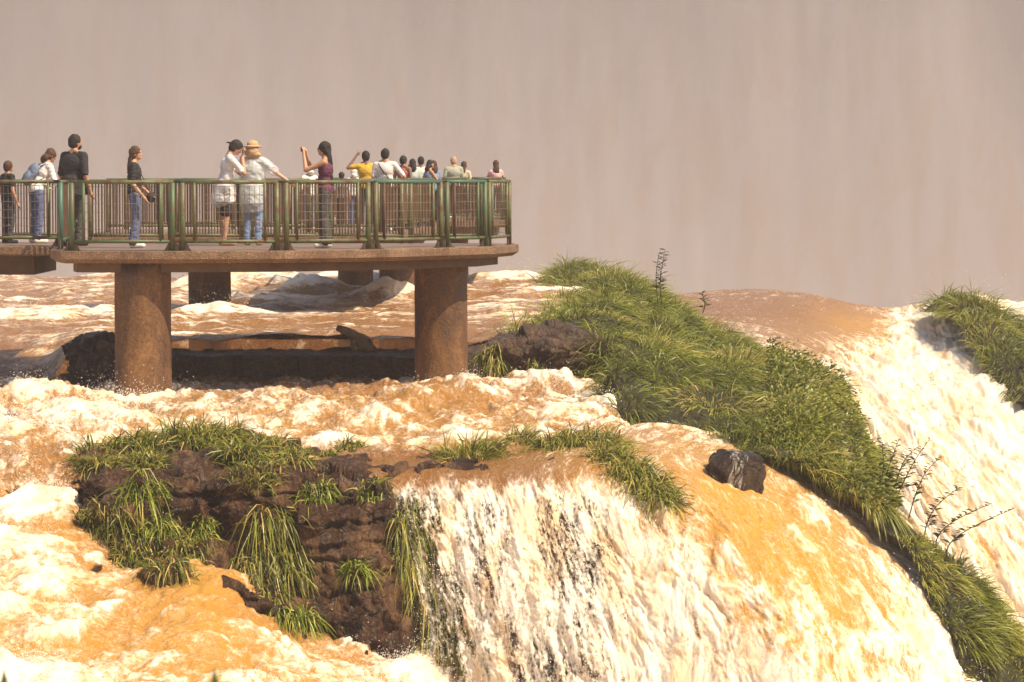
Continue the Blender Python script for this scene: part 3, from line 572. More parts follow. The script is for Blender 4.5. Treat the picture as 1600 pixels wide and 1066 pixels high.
def cover(V, n, Lr, rs, keep, clump=0.9, droopr=(.35, 1.1), w=.0075):
    nr, nc = V.shape[:2]; Nn = normals(V)
    fac = np.linalg.norm(np.cross(np.gradient(V, axis=0), np.gradient(V, axis=1)), axis=-1)[:-1, :-1].ravel()
    U, W = proj(V); ok = keep(U, W)[:-1, :-1].ravel(); pr = fac * ok; pr /= pr.sum()
    k = rs.choice(len(fac), n, p=pr); i, j = np.divmod(k, nc - 1); a, b = rs.random(n)[:, None], rs.random(n)[:, None]
    q = V[i, j] * (1 - a) * (1 - b) + V[i + 1, j] * a * (1 - b) + V[i, j + 1] * (1 - a) * b + V[i + 1, j + 1] * a * b
    nn = Nn[i, j]; nn = nn * np.sign(nn[:, 2:3] + 1e-3)
    c = fbm(q * 1.1, 3); c2 = noise(q * 2.7 + 9)
    m = rs.random(n) < .55 + .9 * c + .5 * c2; q, nn, c, c2 = q[m], nn[m], c[m], c2[m]; n = len(q)
    L = (Lr[0] + (Lr[1] - Lr[0]) * rs.random(n)) * (1 + clump * c + .3 * c2)
    sw = np.stack([fbm(q / 1.3 + 3, 2), fbm(q / 1.3 + 30, 2), 0 * c], 1)
    ce = q[rs.choice(n, max(20, n // 300), replace=False)]; near = np.empty(n, int)
    for k0 in range(0, n, 4000): near[k0:k0 + 4000] = ((q[k0:k0 + 4000, None] - ce[None]) ** 2).sum(-1).argmin(1)
    dv = q - ce[near]; dl = np.linalg.norm(dv, axis=1); sw = sw + dv * (2.2 * np.array([1, 1, .3])); L = L * np.clip(1.35 - 1.2 * dl, .4, 1.4) * (.6 + .8 * rs.random(len(ce)))[near]
    ctint = rs.random(len(ce))[near]
    out = nn * np.array([1, 1, 0]) * .6 + WIND + 1.1 * sw
    V_, F_, t_, a_ = blades(q, .75 * np.array([0, 0, 1]) + .45 * nn, L, out, droopr[0] + (droopr[1] - droopr[0]) * rs.random(n), w * (.7 + .6 * rs.random(n)), rs)
    return V_, F_, .4 * t_ + .6 * np.repeat(ctint, 8), a_
rs = np.random.default_rng(5)
g1 = cover(IL, 95000, (.34, .74), rs, lambda U, W: (W < 1130) & (U < 1290) & (W < 780))
g2 = cover(IL, 30000, (.07, .13), rs, lambda U, W: (W < 1130) & (U > 1190) & (W < 800), .3, (.1, .7), .017)
g2[0][:] += np.repeat(np.abs(rs.normal(size=(len(g2[0]) // 8, 1))) * np.array([.02, -.05, .16]), 8, 0)
g3 = cover(IL, 24000, (.2, .48), rs, lambda U, W: (W < 1180) & (W > 700) & (U > 1180) & ~((W > 765) & (W < 835)), .9)
g5 = cover(IL[:, :22], 20000, (.2, .42), rs, lambda U, W: (W < 800) & (U > 1150), .5, (1.0, 2.2))
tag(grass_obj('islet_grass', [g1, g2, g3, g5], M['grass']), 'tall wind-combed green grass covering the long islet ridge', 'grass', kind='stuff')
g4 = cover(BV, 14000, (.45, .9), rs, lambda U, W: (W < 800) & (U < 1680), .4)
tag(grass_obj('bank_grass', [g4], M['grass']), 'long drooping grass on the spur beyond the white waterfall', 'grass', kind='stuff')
def tussock(px, py, rpx, L, surf, label, group=None, hang=0.0, bright=False, n=110, up=1.0):
    c = nearest(surf, px, py); s = FP / c[1]; r = rpx / s; R_ = np.random.default_rng(int(px * 7 + py))
    n = int(n * 1.9); a = R_.random(n) * 2 * np.pi; q = np.sqrt(R_.random(n)) * r
    # roots follow the sheet that the tussock grows on
    Uv, Wv = proj(surf.reshape(-1, 3)); idx = np.where((np.abs(Uv - px) < rpx * 1.6) & (np.abs(Wv - py) < rpx) & (np.abs(surf.reshape(-1, 3)[:, 1] - c[1]) < .9))[0]
    S = surf.reshape(-1, 3)[idx] if len(idx) > 6 else c[None]
    dS = np.linalg.norm(S - c, axis=1); S = S[dS < 1.25 * r] if (dS < 1.25 * r).sum() > 4 else c[None]
    b = S[R_.integers(0, len(S), n)] + R_.normal(size=(n, 3)) * np.array([.03, .03, .01])
    dx = (b - c); rad = np.stack([np.cos(a), np.sin(a), 0 * a], 1) * .45 + dx / (r + .05) * np.array([.5, .5, .1])
    w8 = np.exp(-(np.linalg.norm(dx, axis=1) / (r * 1.1)) ** 2); m = R_.random(n) < w8 + .25; b, rad = b[m], rad[m]; n = len(b)
    upv = np.array([0, -.35 * hang, up * (1 - .6 * hang)]) + 0 * b
    V, F, t, al = blades(b, upv, 1.4 * L * (.5 + .6 * R_.random(n)), rad + WIND * .5, (.3 + .9 * R_.random(n)) * (1 + 1.6 * hang), .0085 * (.7 + .6 * R_.random(n)), R_)
    me = raw_mesh('grass_tussock', V - c, F, {'tint': t, 'along': al}); o = link('grass_tussock', me, M['grass2' if bright else 'grass'], smooth=False); o.location = c
    tag(o, label, 'grass', group)
TOP = 'green grass tussock growing along the top of the dark rock outcrop'
SHELF = 'small grass clump in thin brown water above the curtain fall'; STRIP = 'wind-bent grass tussock lining the right end of the curtain lip'
for (x, y, r, L) in [(155, 722, 26, .34), (205, 708, 34, .36), (250, 700, 36, .38), (300, 694, 36, .42), (345, 694, 34, .42), (385, 698, 36, .36), (425, 702, 36, .34), (455, 712, 26, .26), (395, 736, 34, .22), (235, 718, 26, .26)]:
    tussock(x, y, r, L * 1.25, RK, TOP, 'tussocks along the outcrop top', n=260)
tussock(318, 684, 26, .58, RK, 'tallest upright grass tussock crowning the dark rock outcrop', n=260)
for (x, y, r, L, h) in [(225, 760, 26, .55, .7), (170, 808, 30, .38, .3), (130, 815, 20, .3, .2), (110, 872, 24, .36, .6), (150, 872, 30, .42, .8), (212, 868, 34, .42, .5), (268, 872, 34, .38, .5), (330, 820, 20, .2, .2), (425, 815, 30, .5, .9), (400, 868, 30, .6, 1),
                        (448, 868, 26, .5, 1), (468, 950, 24, .42, .8), (585, 768, 20, .24, .3), (655, 776, 20, .25, .4), (190, 838, 30, .32, .4), (290, 858, 26, .3, .4), (430, 930, 26, .4, .9)]:
    FACE, FG = (('grass tussock on the outcrop flank beside the left rapids', 'tussocks on the outcrop flank') if x < 160 else ('grass tussock on the outcrop face above the smooth amber water', 'tussocks above the amber water') if x < 340
                else ('long grass tussock hanging down the middle of the outcrop face', 'long tussocks on the outcrop face') if x < 500 else ('small grass tussock where the outcrop meets the curtain fall', 'tussocks beside the curtain fall'))
    tussock(x, y, r, L, RK, FACE, FG, h, int(x) % 3 == 0, n=200)
for (x, y, r, L, lab) in [(248, 822, 16, .28, 'bright green grass tuft on the outcrop under a long hanging tussock'), (303, 834, 13, .22, 'small bright green tuft below the pale rock patch on the outcrop'), (503, 768, 24, .3, 'bright green tuft beside the dark cleft in the outcrop'),
                          (556, 885, 16, .3, 'bright green tuft low on the outcrop above the crack')]:
    tussock(x, y, r, L, RK, lab, None, .5, True, 170)
for (x, y, r, L) in [(650, 815, 26, .55), (668, 850, 28, .6), (690, 900, 28, .62), (715, 950, 28, .6), (740, 1000, 26, .5), (640, 870, 20, .5), (700, 1000, 26, .5)]:
    tussock(x, y, r, L, RK, 'long hanging grass tussock at the left edge of the curtain fall', 'tussocks down the curtain edge', .95, n=280)
tussock(672, 1040, 40, .45, RK, 'lush bright green tussock at the foot of the curtain fall edge', None, .2, True, 420)
SH = np.concatenate([FF[:150], ], 0)
for (x, y, r, L) in [(545, 700, 20, .22), (514, 716, 12, .15), (590, 732, 14, .16), (815, 686, 18, .26), (806, 736, 16, .18)]:
    tussock(x, y, r, L * 1.4, LR, SHELF, 'small clumps above the curtain fall', n=130)
tussock(735, 712, 38, .62, LR, 'dense rounded grass tussock alone in the shallow brown shelf water', n=420)
for (x, y, r, L) in [(870, 694, 28, .36), (905, 690, 32, .42), (935, 694, 28, .42), (955, 712, 24, .36), (985, 735, 26, .36), (1010, 755, 26, .38), (1032, 775, 20, .36)]:
    tussock(x, y, r, L * 1.3, LR if x < 950 else FF, STRIP, 'tussocks at the right end of the curtain lip', .25, n=300)
for (x, y, r, L) in [(765, 545, 16, .35), (770, 575, 12, .3), (838, 570, 8, .2)]:
    tussock(x, y, r, L, LD, 'grass tuft hanging from the dark stone ledge', 'tufts on the stone ledge', .7, n=110)
# ------------------------------------------------------------------ platforms
DECK = 2.35
def prism(poly, z0, z1, chamfer=0.0):                # slab from an outline, under-edge chamfered
    bm = bmesh.new(); n = len(poly); pts = [Vector((p[0], p[1], 0)) for p in poly]; cen = sum(pts, Vector()) / n
    def ring(z, k):
        r = []
        for i, p in enumerate(pts):
            a = (p - pts[i - 1]).normalized(); b = (pts[(i + 1) % n] - p).normalized(); t = (a + b).normalized(); nn = Vector((t.y, -t.x, 0))
            r.append(bm.verts.new((p.x - nn.x * k, p.y - nn.y * k, z)))
        return r
    L = [ring(z1, .012), ring(z1 - .012, 0)] + ([ring(z0 + chamfer, 0), ring(z0, chamfer * 1.6)] if chamfer else [ring(z0, 0)])
    for A, B in zip(L, L[1:]):
        for i in range(n): bm.faces.new((A[i], B[i], B[(i + 1) % n], A[(i + 1) % n]))
    bm.faces.new(L[0]); bm.faces.new(L[-1][::-1]); bmesh.ops.recalc_face_normals(bm, faces=bm.faces)
    me = bpy.data.meshes.new('slab'); bm.to_mesh(me); bm.free(); return me
def off(poly, k):
    n = len(poly); r = []
    for i, p in enumerate(poly):
        p = Vector(p); a = (p - Vector(poly[i - 1])).normalized(); b = (Vector(poly[(i + 1) % n]) - p).normalized(); t = (a + b).normalized()
        r.append((p.x + t.y * k, p.y - t.x * k))
    return r
def column(parent, x, y, r, z0, z1, mat):
    n, m = 40, 14; bm = bmesh.new(); R_ = []
    for k in range(m):
        z = z0 + (z1 - z0) * k / (m - 1)
        R_.append([bm.verts.new((x + math.cos(6.2832 * i / n) * r * (1 + .006 * math.sin(i * 1.7 + k)), y + math.sin(6.2832 * i / n) * r * (1 + .006 * math.cos(i * 2.3 + k * 2)), z)) for i in range(n)])
    for A, B in zip(R_, R_[1:]):
        for i in range(n): bm.faces.new((A[i], A[(i + 1) % n], B[(i + 1) % n], B[i]))
    bm.faces.new(R_[-1]); bm.faces.new(R_[0][::-1])
    me = bpy.data.meshes.new('pillar'); bm.to_mesh(me); bm.free(); return link('pillar', me, mat, parent)
FR = [(-7.12, 51.2), (-5.35, 51.2), (-3.70, 51.45), (-2.28, 52.3), (-1.14, 53.6), (-0.41, 54.5), (-0.03, 56.0)]   # front rail line, left to right
def build_platform(name, rail, label, beam_in, pillars, chamfer=.09, th=.2, bt=.15):
    o = empty(name, (0, 0, 0)); tag(o, label, 'platform')
    out = off(rail, .15)
    link('deck_slab', prism(out, DECK - th, DECK, chamfer), M['slab'], o, False)
    link('deck_surface', prism(off(rail, -.02), DECK + .002, DECK + .008), M['deck'], o, False)
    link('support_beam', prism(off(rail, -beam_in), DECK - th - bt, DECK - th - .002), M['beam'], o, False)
    for (x, y, r, zb) in pillars: column(o, x, y, r, zb, DECK - th - .01, M['pillar'])
    return o
plat = FR + [(-0.35, 56.5), (-7.6, 56.5), (-7.6, 54.2), (-7.35, 52.0)]
build_platform('viewing_platform', plat, 'near concrete viewing platform on round pillars above the rapids', .22, [(-5.97, 51.72, .455, -1.2), (-1.22, 54.95, .455, -1.2), (-6.55, 69.3, .46, -1)], .07)
walk = [(-13.5, 54.25), (-7.8, 54.25), (-7.8, 57.6), (-13.5, 57.6)]
build_platform('approach_walkway', walk, 'concrete walkway leading in to the near platform', .5, [(-12.4, 56, .455, -1.2)], .03, .16, .33)
farp = [(-8.6, 66.6), (-2.7, 66.6), (-1.8, 74), (-1.95, 83), (-0.15, 84), (-0.15, 91), (-3.2, 91), (-4.6, 83), (-4.8, 70.4), (-8.6, 70)]
build_platform('viewing_platform', farp, 'distant concrete viewing platform crowded with visitors in the mist', .3, [(-4.1, 83.8, .46, -1), (-2.78, 78, .46, -1), (-1.6, 88, .4, -1)], .05, .18, .27)
# ------------------------------------------------------------------ railings
def tube(bm, a, b, r, n=8, cap=True):
    a, b = Vector(a), Vector(b); d = (b - a); q = d.to_track_quat('Z', 'Y').to_matrix()
    A = [bm.verts.new(a + q @ Vector((math.cos(6.2832 * i / n) * r, math.sin(6.2832 * i / n) * r, 0))) for i in range(n)]
    B = [bm.verts.new(b + q @ Vector((math.cos(6.2832 * i / n) * r, math.sin(6.2832 * i / n) * r, 0))) for i in range(n)]
    for i in range(n): bm.faces.new((A[i], A[(i + 1) % n], B[(i + 1) % n], B[i]))
    if cap: bm.faces.new(A[::-1]); bm.faces.new(B)
def bm_obj(name, bm, mat, parent=None, smooth=True):
    me = bpy.data.meshes.new(name); bm.to_mesh(me); bm.free(); return link(name, me, mat, parent, smooth)
def part(name, segs, mat, parent, n=10):
    bm = bmesh.new()
    for (a, b, r) in segs: tube(bm, a, b, r, n)
    return bm_obj(name, bm, mat, parent)
RC = [0]
def railing(a, b, label, group, post='olive', top='olive', style='mesh', gap=.08, detail=True):
    a, b = Vector((*a, DECK)), Vector((*b, DECK)); L = (b - a).length; u = (b - a) / L
    o = empty('railing_panel', a, math.atan2(u.y, u.x)); tag(o, label, 'railing', group)
    x0, x1 = gap, L - gap; H = 1.1; pm = M[post]
    for x in (x0, x1):
        p = part('post', [((x, 0, 0), (x, 0, H - .01), .043)], pm, o, 12)
        if detail:
            bm = bmesh.new()
            for s in (-1, 1):
                vs = [bm.verts.new((x + s * .04, y, z)) for y, z in ((-.012, .012), (.012, .012), (.012, .17), (-.012, .17))]; e = [bm.verts.new((x + s * .13, y, .012)) for y in (-.012, .012)]
                bm.faces.new(vs); bm.faces.new((vs[0], vs[3], e[0])); bm.faces.new((vs[1], e[1], vs[2])); bm.faces.new((vs[2], e[1], e[0], vs[3])); bm.faces.new((vs[0], e[0], e[1], vs[1]))
            for q in (((x - .14, -.06), (x + .14, .06)),):
                (ax, ay), (bx, by) = q; v = [bm.verts.new((xx, yy, zz)) for zz in (0, .012) for xx, yy in ((ax, ay), (bx, ay), (bx, by), (ax, by))]
                for f in ((0, 1, 2, 3), (4, 5, 6, 7), (0, 1, 5, 4), (1, 2, 6, 5), (2, 3, 7, 6), (3, 0, 4, 7)): bm.faces.new([v[k] for k in f])
            bmesh.ops.recalc_face_normals(bm, faces=bm.faces); bm_obj('foot_plate', bm, M['foot'], o, False)
    part('top_rail', [((x0 - .02, 0, H), (x1 + .02, 0, H), .031)], M[top], o, 12)
    part('bottom_rail', [((x0, 0, .15), (x1, 0, .15), .029)], pm, o, 12)
    i0, i1 = x0 + .19, x1 - .19
    if style == 'mesh':
        for x in (i0, i1): part('upright', [((x, -.004, .15), (x, -.004, H), .026)], pm if random.random() < .6 else M['rust'], o, 10)
        bm = bmesh.new(); n = max(2, round((i1 - i0) / .078))
        for k in range(1, n): x = i0 + (i1 - i0) * k / n; tube(bm, (x, .006, .19), (x, .006, 1.04), .0045, 5, False)
        for k in range(7): z = .21 + k * .137; tube(bm, (i0, 0, z), (i1, 0, z + random.uniform(-.006, .006)), .0045, 5, False)
        w_ = bm_obj('wire_mesh', bm, M['wire'], o); w_['kind'] = 'stuff'
    else:
        bm = bmesh.new(); n = max(3, round((x1 - x0) / .052))
        for k in range(1, n):
            x = x0 + (x1 - x0) * k / n; tube(bm, (x, 0, .15), (x, 0, H), .013, 5, False)
        w_ = bm_obj('bars', bm, M['rust'], o); w_['kind'] = 'stuff'
    return o
fl_ = ['railing panel in front of the long-haired woman in jeans', 'railing panel in front of the man in a black cap', 'railing panel in front of the woman raising a phone', 'teal-topped wide railing panel at the bend of the near platform',
       'narrow teal-topped railing panel near the platform tip', 'short railing panel closing the tip of the near platform']
for k in range(6):
    railing(FR[k], FR[k + 1], 'rusty green ' + fl_[k], 'front railing of the near platform', ['green', 'olive', 'olive', 'olive', 'green', 'olive'][k], ['olive', 'olive', 'olive', 'teal', 'teal', 'olive'][k])
BL_ = 'brown-barred railing panel along the rear of the near platform'
xs = np.linspace(-0.45, -7.5, 6)
for k in range(5): railing((xs[k + 1], 56.3), (xs[k], 56.3), BL_, 'rear railing of the near platform', 'olive', 'teal' if k in (1, 3) else 'olive', 'bars', detail=False)
railing((-7.35, 52.1), (-7.5, 54.1), 'teal-posted railing panel joining walkway and near platform', None, 'teal', 'olive', 'bars')
WL = 'olive railing panel along the front of the approach walkway'; WB = 'barred railing panel along the rear of the approach walkway'
for k in range(3): railing((-7.6 - 1.75 * (k + 1), 54.35), (-7.6 - 1.75 * k, 54.35), WL, 'front railing of the walkway', 'olive', 'olive', 'mesh')
for k in range(4): railing((-7.7 - 1.5 * (k + 1), 57.5), (-7.7 - 1.5 * k, 57.5), WB, 'rear railing of the walkway', 'olive', 'olive', 'bars', detail=False)
for FL_, a, b, n in (('dark barred railing panel along the front of the distant platform', (-8.5, 66.7), (-2.7, 66.7), 4), ('dark barred railing panel on the slanting side of the distant platform', (-2.7, 66.7), (-1.9, 74), 4), ('dark barred railing panel on the straight side of the distant platform', (-1.9, 74), (-2.0, 83), 4), ('dark barred railing panel where the distant platform widens', (-2.0, 83.1), (-.2, 84.1), 2), ('dark barred railing panel beside the woman in pink', (-.2, 84.1), (-.2, 90.9), 3), ('dark barred railing panel along the rear of the distant platform', (-.2, 90.9), (-3.1, 90.9), 2), ('dark barred railing panel along the inner side of the distant platform', (-4.7, 70.6), (-4.5, 82.8), 5), ('dark barred railing panel behind the two children in white', (-8.5, 69.8), (-4.8, 70.3), 3)):
    for k in range(n):
        t0, t1 = k / n, (k + 1) / n
        railing(tuple(a[i] + (b[i] - a[i]) * t0 for i in (0, 1)), tuple(a[i] + (b[i] - a[i]) * t1 for i in (0, 1)), FL_, FL_.replace('dark barred railing panel', 'railing'), 'olive', 'green', 'bars', detail=False)
# ------------------------------------------------------------------ people
def flat(name, col, rough=0.8, bump=0.25, sc_=30):
    c2 = tuple(min(1, c * 1.25) for c in col); c1 = tuple(c * .8 for c in col)
    return noisy(name, [c1, c2], sc_ * .2, rough, bump, sc_, bdist=.01)
SKIN = flat('skin', (0.46, 0.25, 0.155), .55, 0); SKIN2 = flat('skin_tan', (0.27, 0.14, 0.085), .55, 0); SKIN3 = flat('skin_pale', (0.55, 0.33, 0.23), .55, 0)
HAIRD = flat('hair_black', (0.016, 0.012, 0.010), .8); HAIRB = flat('hair_brown', (0.065, 0.032, 0.018), .8)
CL = {k: flat('cloth_' + k, c) for k, c in dict(black=(.022, .020, .022), white=(.74, .71, .68), navy=(.03, .035, .06), jeans=(.10, .13, .24), blue=(.16, .25, .42), grey=(.06, .056, .055), purple=(.10, .025, .06), yellow=(.62, .38, .03), red=(.45, .10, .09),
      teal=(.45, .52, .50), slate=(.20, .24, .32), sage=(.36, .38, .30), cream=(.62, .55, .40), pink=(.70, .42, .42), tan=(.42, .28, .15), beige=(.50, .33, .18), shoe=(.66, .62, .58), pack=(.13, .17, .25)).items()}
def plastic():
    m, t, b = new_mat('clear_plastic'); b.inputs['Base Color'].default_value = (.88, .88, .9, 1); b.inputs['Roughness'].default_value = .14; b.inputs['Alpha'].default_value = .36
    tc = N(t, 'ShaderNodeTexCoord'); n = N(t, 'ShaderNodeTexNoise', Scale=9, Detail=4, Distortion=1.2); t.links.new(tc.outputs['Object'], n.inputs['Vector'])
    bp = N(t, 'ShaderNodeBump', Strength=.6, Distance=.04); t.links.new(n.outputs['Fac'], bp.inputs['Height']); t.links.new(bp.outputs[0], b.inputs['Normal'])
    return m
PLAST = plastic()
DG = lambda: bpy.context.evaluated_depsgraph_get()
def prims_bm(prims):
    bm = bmesh.new()
    for p in prims:
        if p[0] == 'c':
            _, a, b, ra, rb = p; t = bmesh.new()
            for c, r in ((a, ra), (b, rb)): bmesh.ops.create_icosphere(t, subdivisions=2, radius=r, matrix=Matrix.Translation(c))
            h = bmesh.ops.convex_hull(t, input=t.verts); bmesh.ops.delete(t, geom=list(set(h['geom_interior'] + h['geom_unused'])), context='VERTS')
        else:
            t = bmesh.new(); mx = Matrix.Translation(p[1]) @ (p[3] if len(p) > 3 else Matrix()) @ Matrix.Diagonal((*p[2], 1)); bmesh.ops.create_icosphere(t, subdivisions=3, radius=1, matrix=mx)
        me = bpy.data.meshes.new('t'); t.to_mesh(me); t.free(); bm.from_mesh(me); bpy.data.meshes.remove(me)
    return bm
def vox(name, prims, mat, parent, voxel, fn=None, it=4, cut=None, wrinkle=0.0):
    bm = prims_bm(prims); me = bpy.data.meshes.new(name); bm.to_mesh(me); bm.free()
    o = bpy.data.objects.new(name, me); COL.objects.link(o)
    r = o.modifiers.new('r', 'REMESH'); r.mode = 'VOXEL'; r.voxel_size = voxel
    s_ = o.modifiers.new('s', 'SMOOTH'); s_.iterations = it; s_.factor = .5
    m2 = bpy.data.meshes.new_from_object(o.evaluated_get(DG())); bpy.data.objects.remove(o); bpy.data.meshes.remove(me)
    m2.materials.clear(); m2.name = name
    if cut is not None:
        b2 = bmesh.new(); b2.from_mesh(m2); bmesh.ops.delete(b2, geom=[v for v in b2.verts if v.co.z < cut[0] or v.co.z > cut[1]], context='VERTS'); b2.to_mesh(m2); b2.free()
    co = np.empty(len(m2.vertices) * 3, np.float32); m2.vertices.foreach_get('co', co); co = co.reshape(-1, 3).astype(float)
    if wrinkle:
        nn = np.empty(len(co) * 3, np.float32); m2.vertices.foreach_get('normal', nn); nn = nn.reshape(-1, 3)
        co = co + nn * (wrinkle * (1 - 2 * np.abs(noise(co * (9, 9, 16) + 3))))[:, None]
    if fn: co = fn(co)
    m2.vertices.foreach_set('co', co.astype(np.float32).ravel()); m2.update()
    return link(name, m2, mat, parent)
def person(px, d, h, head_dir, label, shirt, trousers, skin=SKIN, hair=HAIRD, hairlen=0, lean=0, nod=0, turn=0, girth=1.0, sleeve=.5, legs='long', armL=None, armR=None, female=False, detail=True, shoe='shoe', hat=None, group=None, hem=.84, hairless=False, z=DECK + .009):
    # body axes: x to the person's right, y forward, z up; sizes for 1.75 m
    s = h / 1.75; x = (px - CX) / FP * d; o = empty('person', (x, d, z), math.radians(head_dir)); tag(o, label, 'person', group)
    S = lambda *v: Vector(v) * s
    w = girth; sw = (.165 if female else .19) * (1 + .25 * (w - 1)); vx = .011 if detail else .016
    hips = [S(-.088, 0, .92), S(.088, 0, .92)]; knees = [S(-.095, .025, .5), S(.095, .025, .5)]; ank = [S(-.10, -.02, .09), S(.10, -.02, .09)]; toe = [S(-.115, .13, .035), S(.115, .13, .035)]; heel = [S(-.10, -.05, .04), S(.10, -.05, .04)]
    sh = [S(-sw, 0, 1.42), S(sw, 0, 1.42)]
    arms = []
    for sg, a in ((-1, armL), (1, armR)):
        e, wr = a if a else ((sg * (.25 + .06 * (w - 1)), -.03, 1.13), (sg * (.26 + .05 * (w - 1)), .07, .88)); arms.append((S(*e), S(*wr)))
    la, no, tu = math.radians(lean), math.radians(nod), math.radians(turn)
    def bend(co):
        co = co.copy(); zz = co[:, 2]
        if tu or no:
            k = sstep(1.47 * s, 1.55 * s, zz) * (np.hypot(co[:, 0], co[:, 1]) < .2 * s); c0 = np.array([0, 0, 1.5 * s]); p = co - c0
            a = -no * k; y, z_ = p[:, 1] * np.cos(a) - p[:, 2] * np.sin(a), p[:, 1] * np.sin(a) + p[:, 2] * np.cos(a); p[:, 1], p[:, 2] = y, z_
            a = tu * k; x_, y = p[:, 0] * np.cos(a) - p[:, 1] * np.sin(a), p[:, 0] * np.sin(a) + p[:, 1] * np.cos(a); p[:, 0], p[:, 1] = x_, y; co = p + c0
        if la:
            k = sstep(.88 * s, 1.2 * s, zz); p = co - np.array([0, 0, .95 * s]); a = -la * k
            co = np.stack([p[:, 0], p[:, 1] * np.cos(a) - p[:, 2] * np.sin(a), p[:, 1] * np.sin(a) + p[:, 2] * np.cos(a)], 1) + np.array([0, 0, .95 * s])
        return co
    torso = lambda g: [('e', S(0, 0, .97), (.155 * s * w + g, .115 * s * w + g, .13 * s)), ('e', S(0, .01 * w, 1.12), ((.135 if female else .150) * s * w + g, .105 * s * w + g, .16 * s)), ('e', S(0, 0, 1.30), (.165 * s * w + g, .108 * s * w + g, .17 * s)),
                       ('c', sh[0] * .82 + Vector((0, 0, .14 * s * 1.42 * .0)), sh[1] * .82, .062 * s + g, .062 * s + g)]
    torso_fix = [('c', S(-sw * .8, 0, 1.41), S(sw * .8, 0, 1.41), .06 * s, .06 * s)]
    P_ = torso(0)[:3] + torso_fix + [('c', S(0, -.01, 1.42), S(0, .01, 1.57), .062 * s, .058 * s), ('c', S(-.05, -.01, 1.485), S(-sw * .9, 0, 1.43), .045 * s, .045 * s), ('c', S(.05, -.01, 1.485), S(sw * .9, 0, 1.43), .045 * s, .045 * s)]
    hd = S(0, .022, 1.638)
    P_ += [('e', hd, (.082 * s, .102 * s, .117 * s)), ('e', hd + S(0, .035, -.06), (.052 * s, .06 * s, .055 * s)), ('c', hd + S(0, .088, .01), hd + S(0, .108, -.022), .012 * s, .015 * s), ('e', hd + S(0, .082, -.075), (.025 * s, .02 * s, .018 * s)),
           ('e', hd + S(-.076, -.005, -.01), (.012 * s, .024 * s, .034 * s)), ('e', hd + S(.076, -.005, -.01), (.012 * s, .024 * s, .034 * s))]
    for k in (0, 1):
        e, wr = arms[k]; P_ += [('c', sh[k], e, .052 * s * w ** .5, .040 * s * w ** .5), ('c', e, wr, .040 * s * w ** .5, .027 * s)]
        dv = (wr - e).normalized(); sd = dv.cross(Vector((0, 1, 0.2))).normalized(); pal = wr + dv * .055 * s
        P_.append(('c', wr + dv * .02 * s, pal + dv * .02 * s, .026 * s, .030 * s))
        cu = Vector((0, .5, -.2)).normalized()
        for q in range(4):
            b0 = pal + dv * .035 * s + sd * (q - 1.5) * .019 * s; m0 = b0 + (dv * .85 + cu * .35).normalized() * (.040 + .006 * (q in (1, 2))) * s
            P_ += [('c', b0, m0, .0095 * s, .009 * s), ('c', m0, m0 + (dv * .55 + cu * .75).normalized() * .032 * s, .009 * s, .0078 * s)]
        t0 = wr + dv * .03 * s - sd * .026 * s; P_.append(('c', t0, t0 + (dv * .7 - sd * .6).normalized() * .055 * s, .012 * s, .0095 * s))
        P_ += [('c', hips[k], knees[k], .082 * s * w ** .5, .055 * s), ('c', knees[k], ank[k], .056 * s, .037 * s), ('e', knees[k] + S(0, -.03, -.13), (.05 * s, .055 * s, .11 * s)), ('c', heel[k], toe[k], .038 * s, .032 * s)]
    vox('body', P_, skin, o, vx, bend, 3)
    g = .014 * s
    T = torso(g)[:3] + [('c', S(-sw * .85, 0, 1.412), S(sw * .85, 0, 1.412), .066 * s + g * .4, .066 * s + g * .4), ('c', S(-.045, -.01, 1.46), S(-sw * .9, 0, 1.43), .05 * s, .055 * s), ('c', S(.045, -.01, 1.46), S(sw * .9, 0, 1.43), .05 * s, .055 * s)]
    if hem < .84: T.append(('c', S(0, 0, .98), S(0, 0, hem), .165 * s * w, .18 * s * w))
    for k in (0, 1):
        e, wr = arms[k]
        if sleeve > 0:
            en = sh[k].lerp(e, min(1, sleeve * 1.25)); T.append(('c', sh[k], en, .062 * s * w ** .5, (.056 - .008 * sleeve) * s * w ** .5))
            if sleeve > .9: T.append(('c', e, wr, .049 * s, .036 * s))
    if sleeve == 0: T = torso(g)[:3] + [('c', S(-sw * .5, 0, 1.40), S(sw * .5, 0, 1.40), .05 * s, .05 * s)]
    vox('shirt', T, CL[shirt], o, vx, bend, 10, (hem * s, (1.50 if sleeve else 1.44) * s), .007 if detail else .005)
    if trousers:
        B = [('e', S(0, 0, .95), (.162 * s * w, .122 * s * w, .12 * s))]
        for k in (0, 1):
            if legs == 'short': B.append(('c', hips[k], hips[k].lerp(knees[k], .88), .096 * s * w ** .5, .088 * s))
            else: B += [('c', hips[k], knees[k], .093 * s * w ** .5, .068 * s), ('c', knees[k], ank[k] + S(0, 0, .02), .068 * s, (.062 if legs == 'long' else .085) * s)]
        vox('trousers', B, CL[trousers], o, vx, bend, 3, None, .008)
    if shoe:
        for k in (0, 1): vox('shoe', [('c', heel[k] + S(0, 0, .01), toe[k] + S(0, .01, .005), .046 * s, .040 * s), ('c', heel[k] + S(0, 0, .01), ank[k], .046 * s, .042 * s)], CL[shoe], o, .012, bend, 2, (-.005, 9))
    for sg in (-1, 1):
        bm = bmesh.new(); bmesh.ops.create_icosphere(bm, subdivisions=2, radius=.0125 * s, matrix=Matrix.Translation(hd + S(sg * .032, .084, .012)))
        for v in bm.verts: v.co = Vector(bend(np.array([v.co]))[0])
        bm_obj('eye', bm, CL['black'], o)
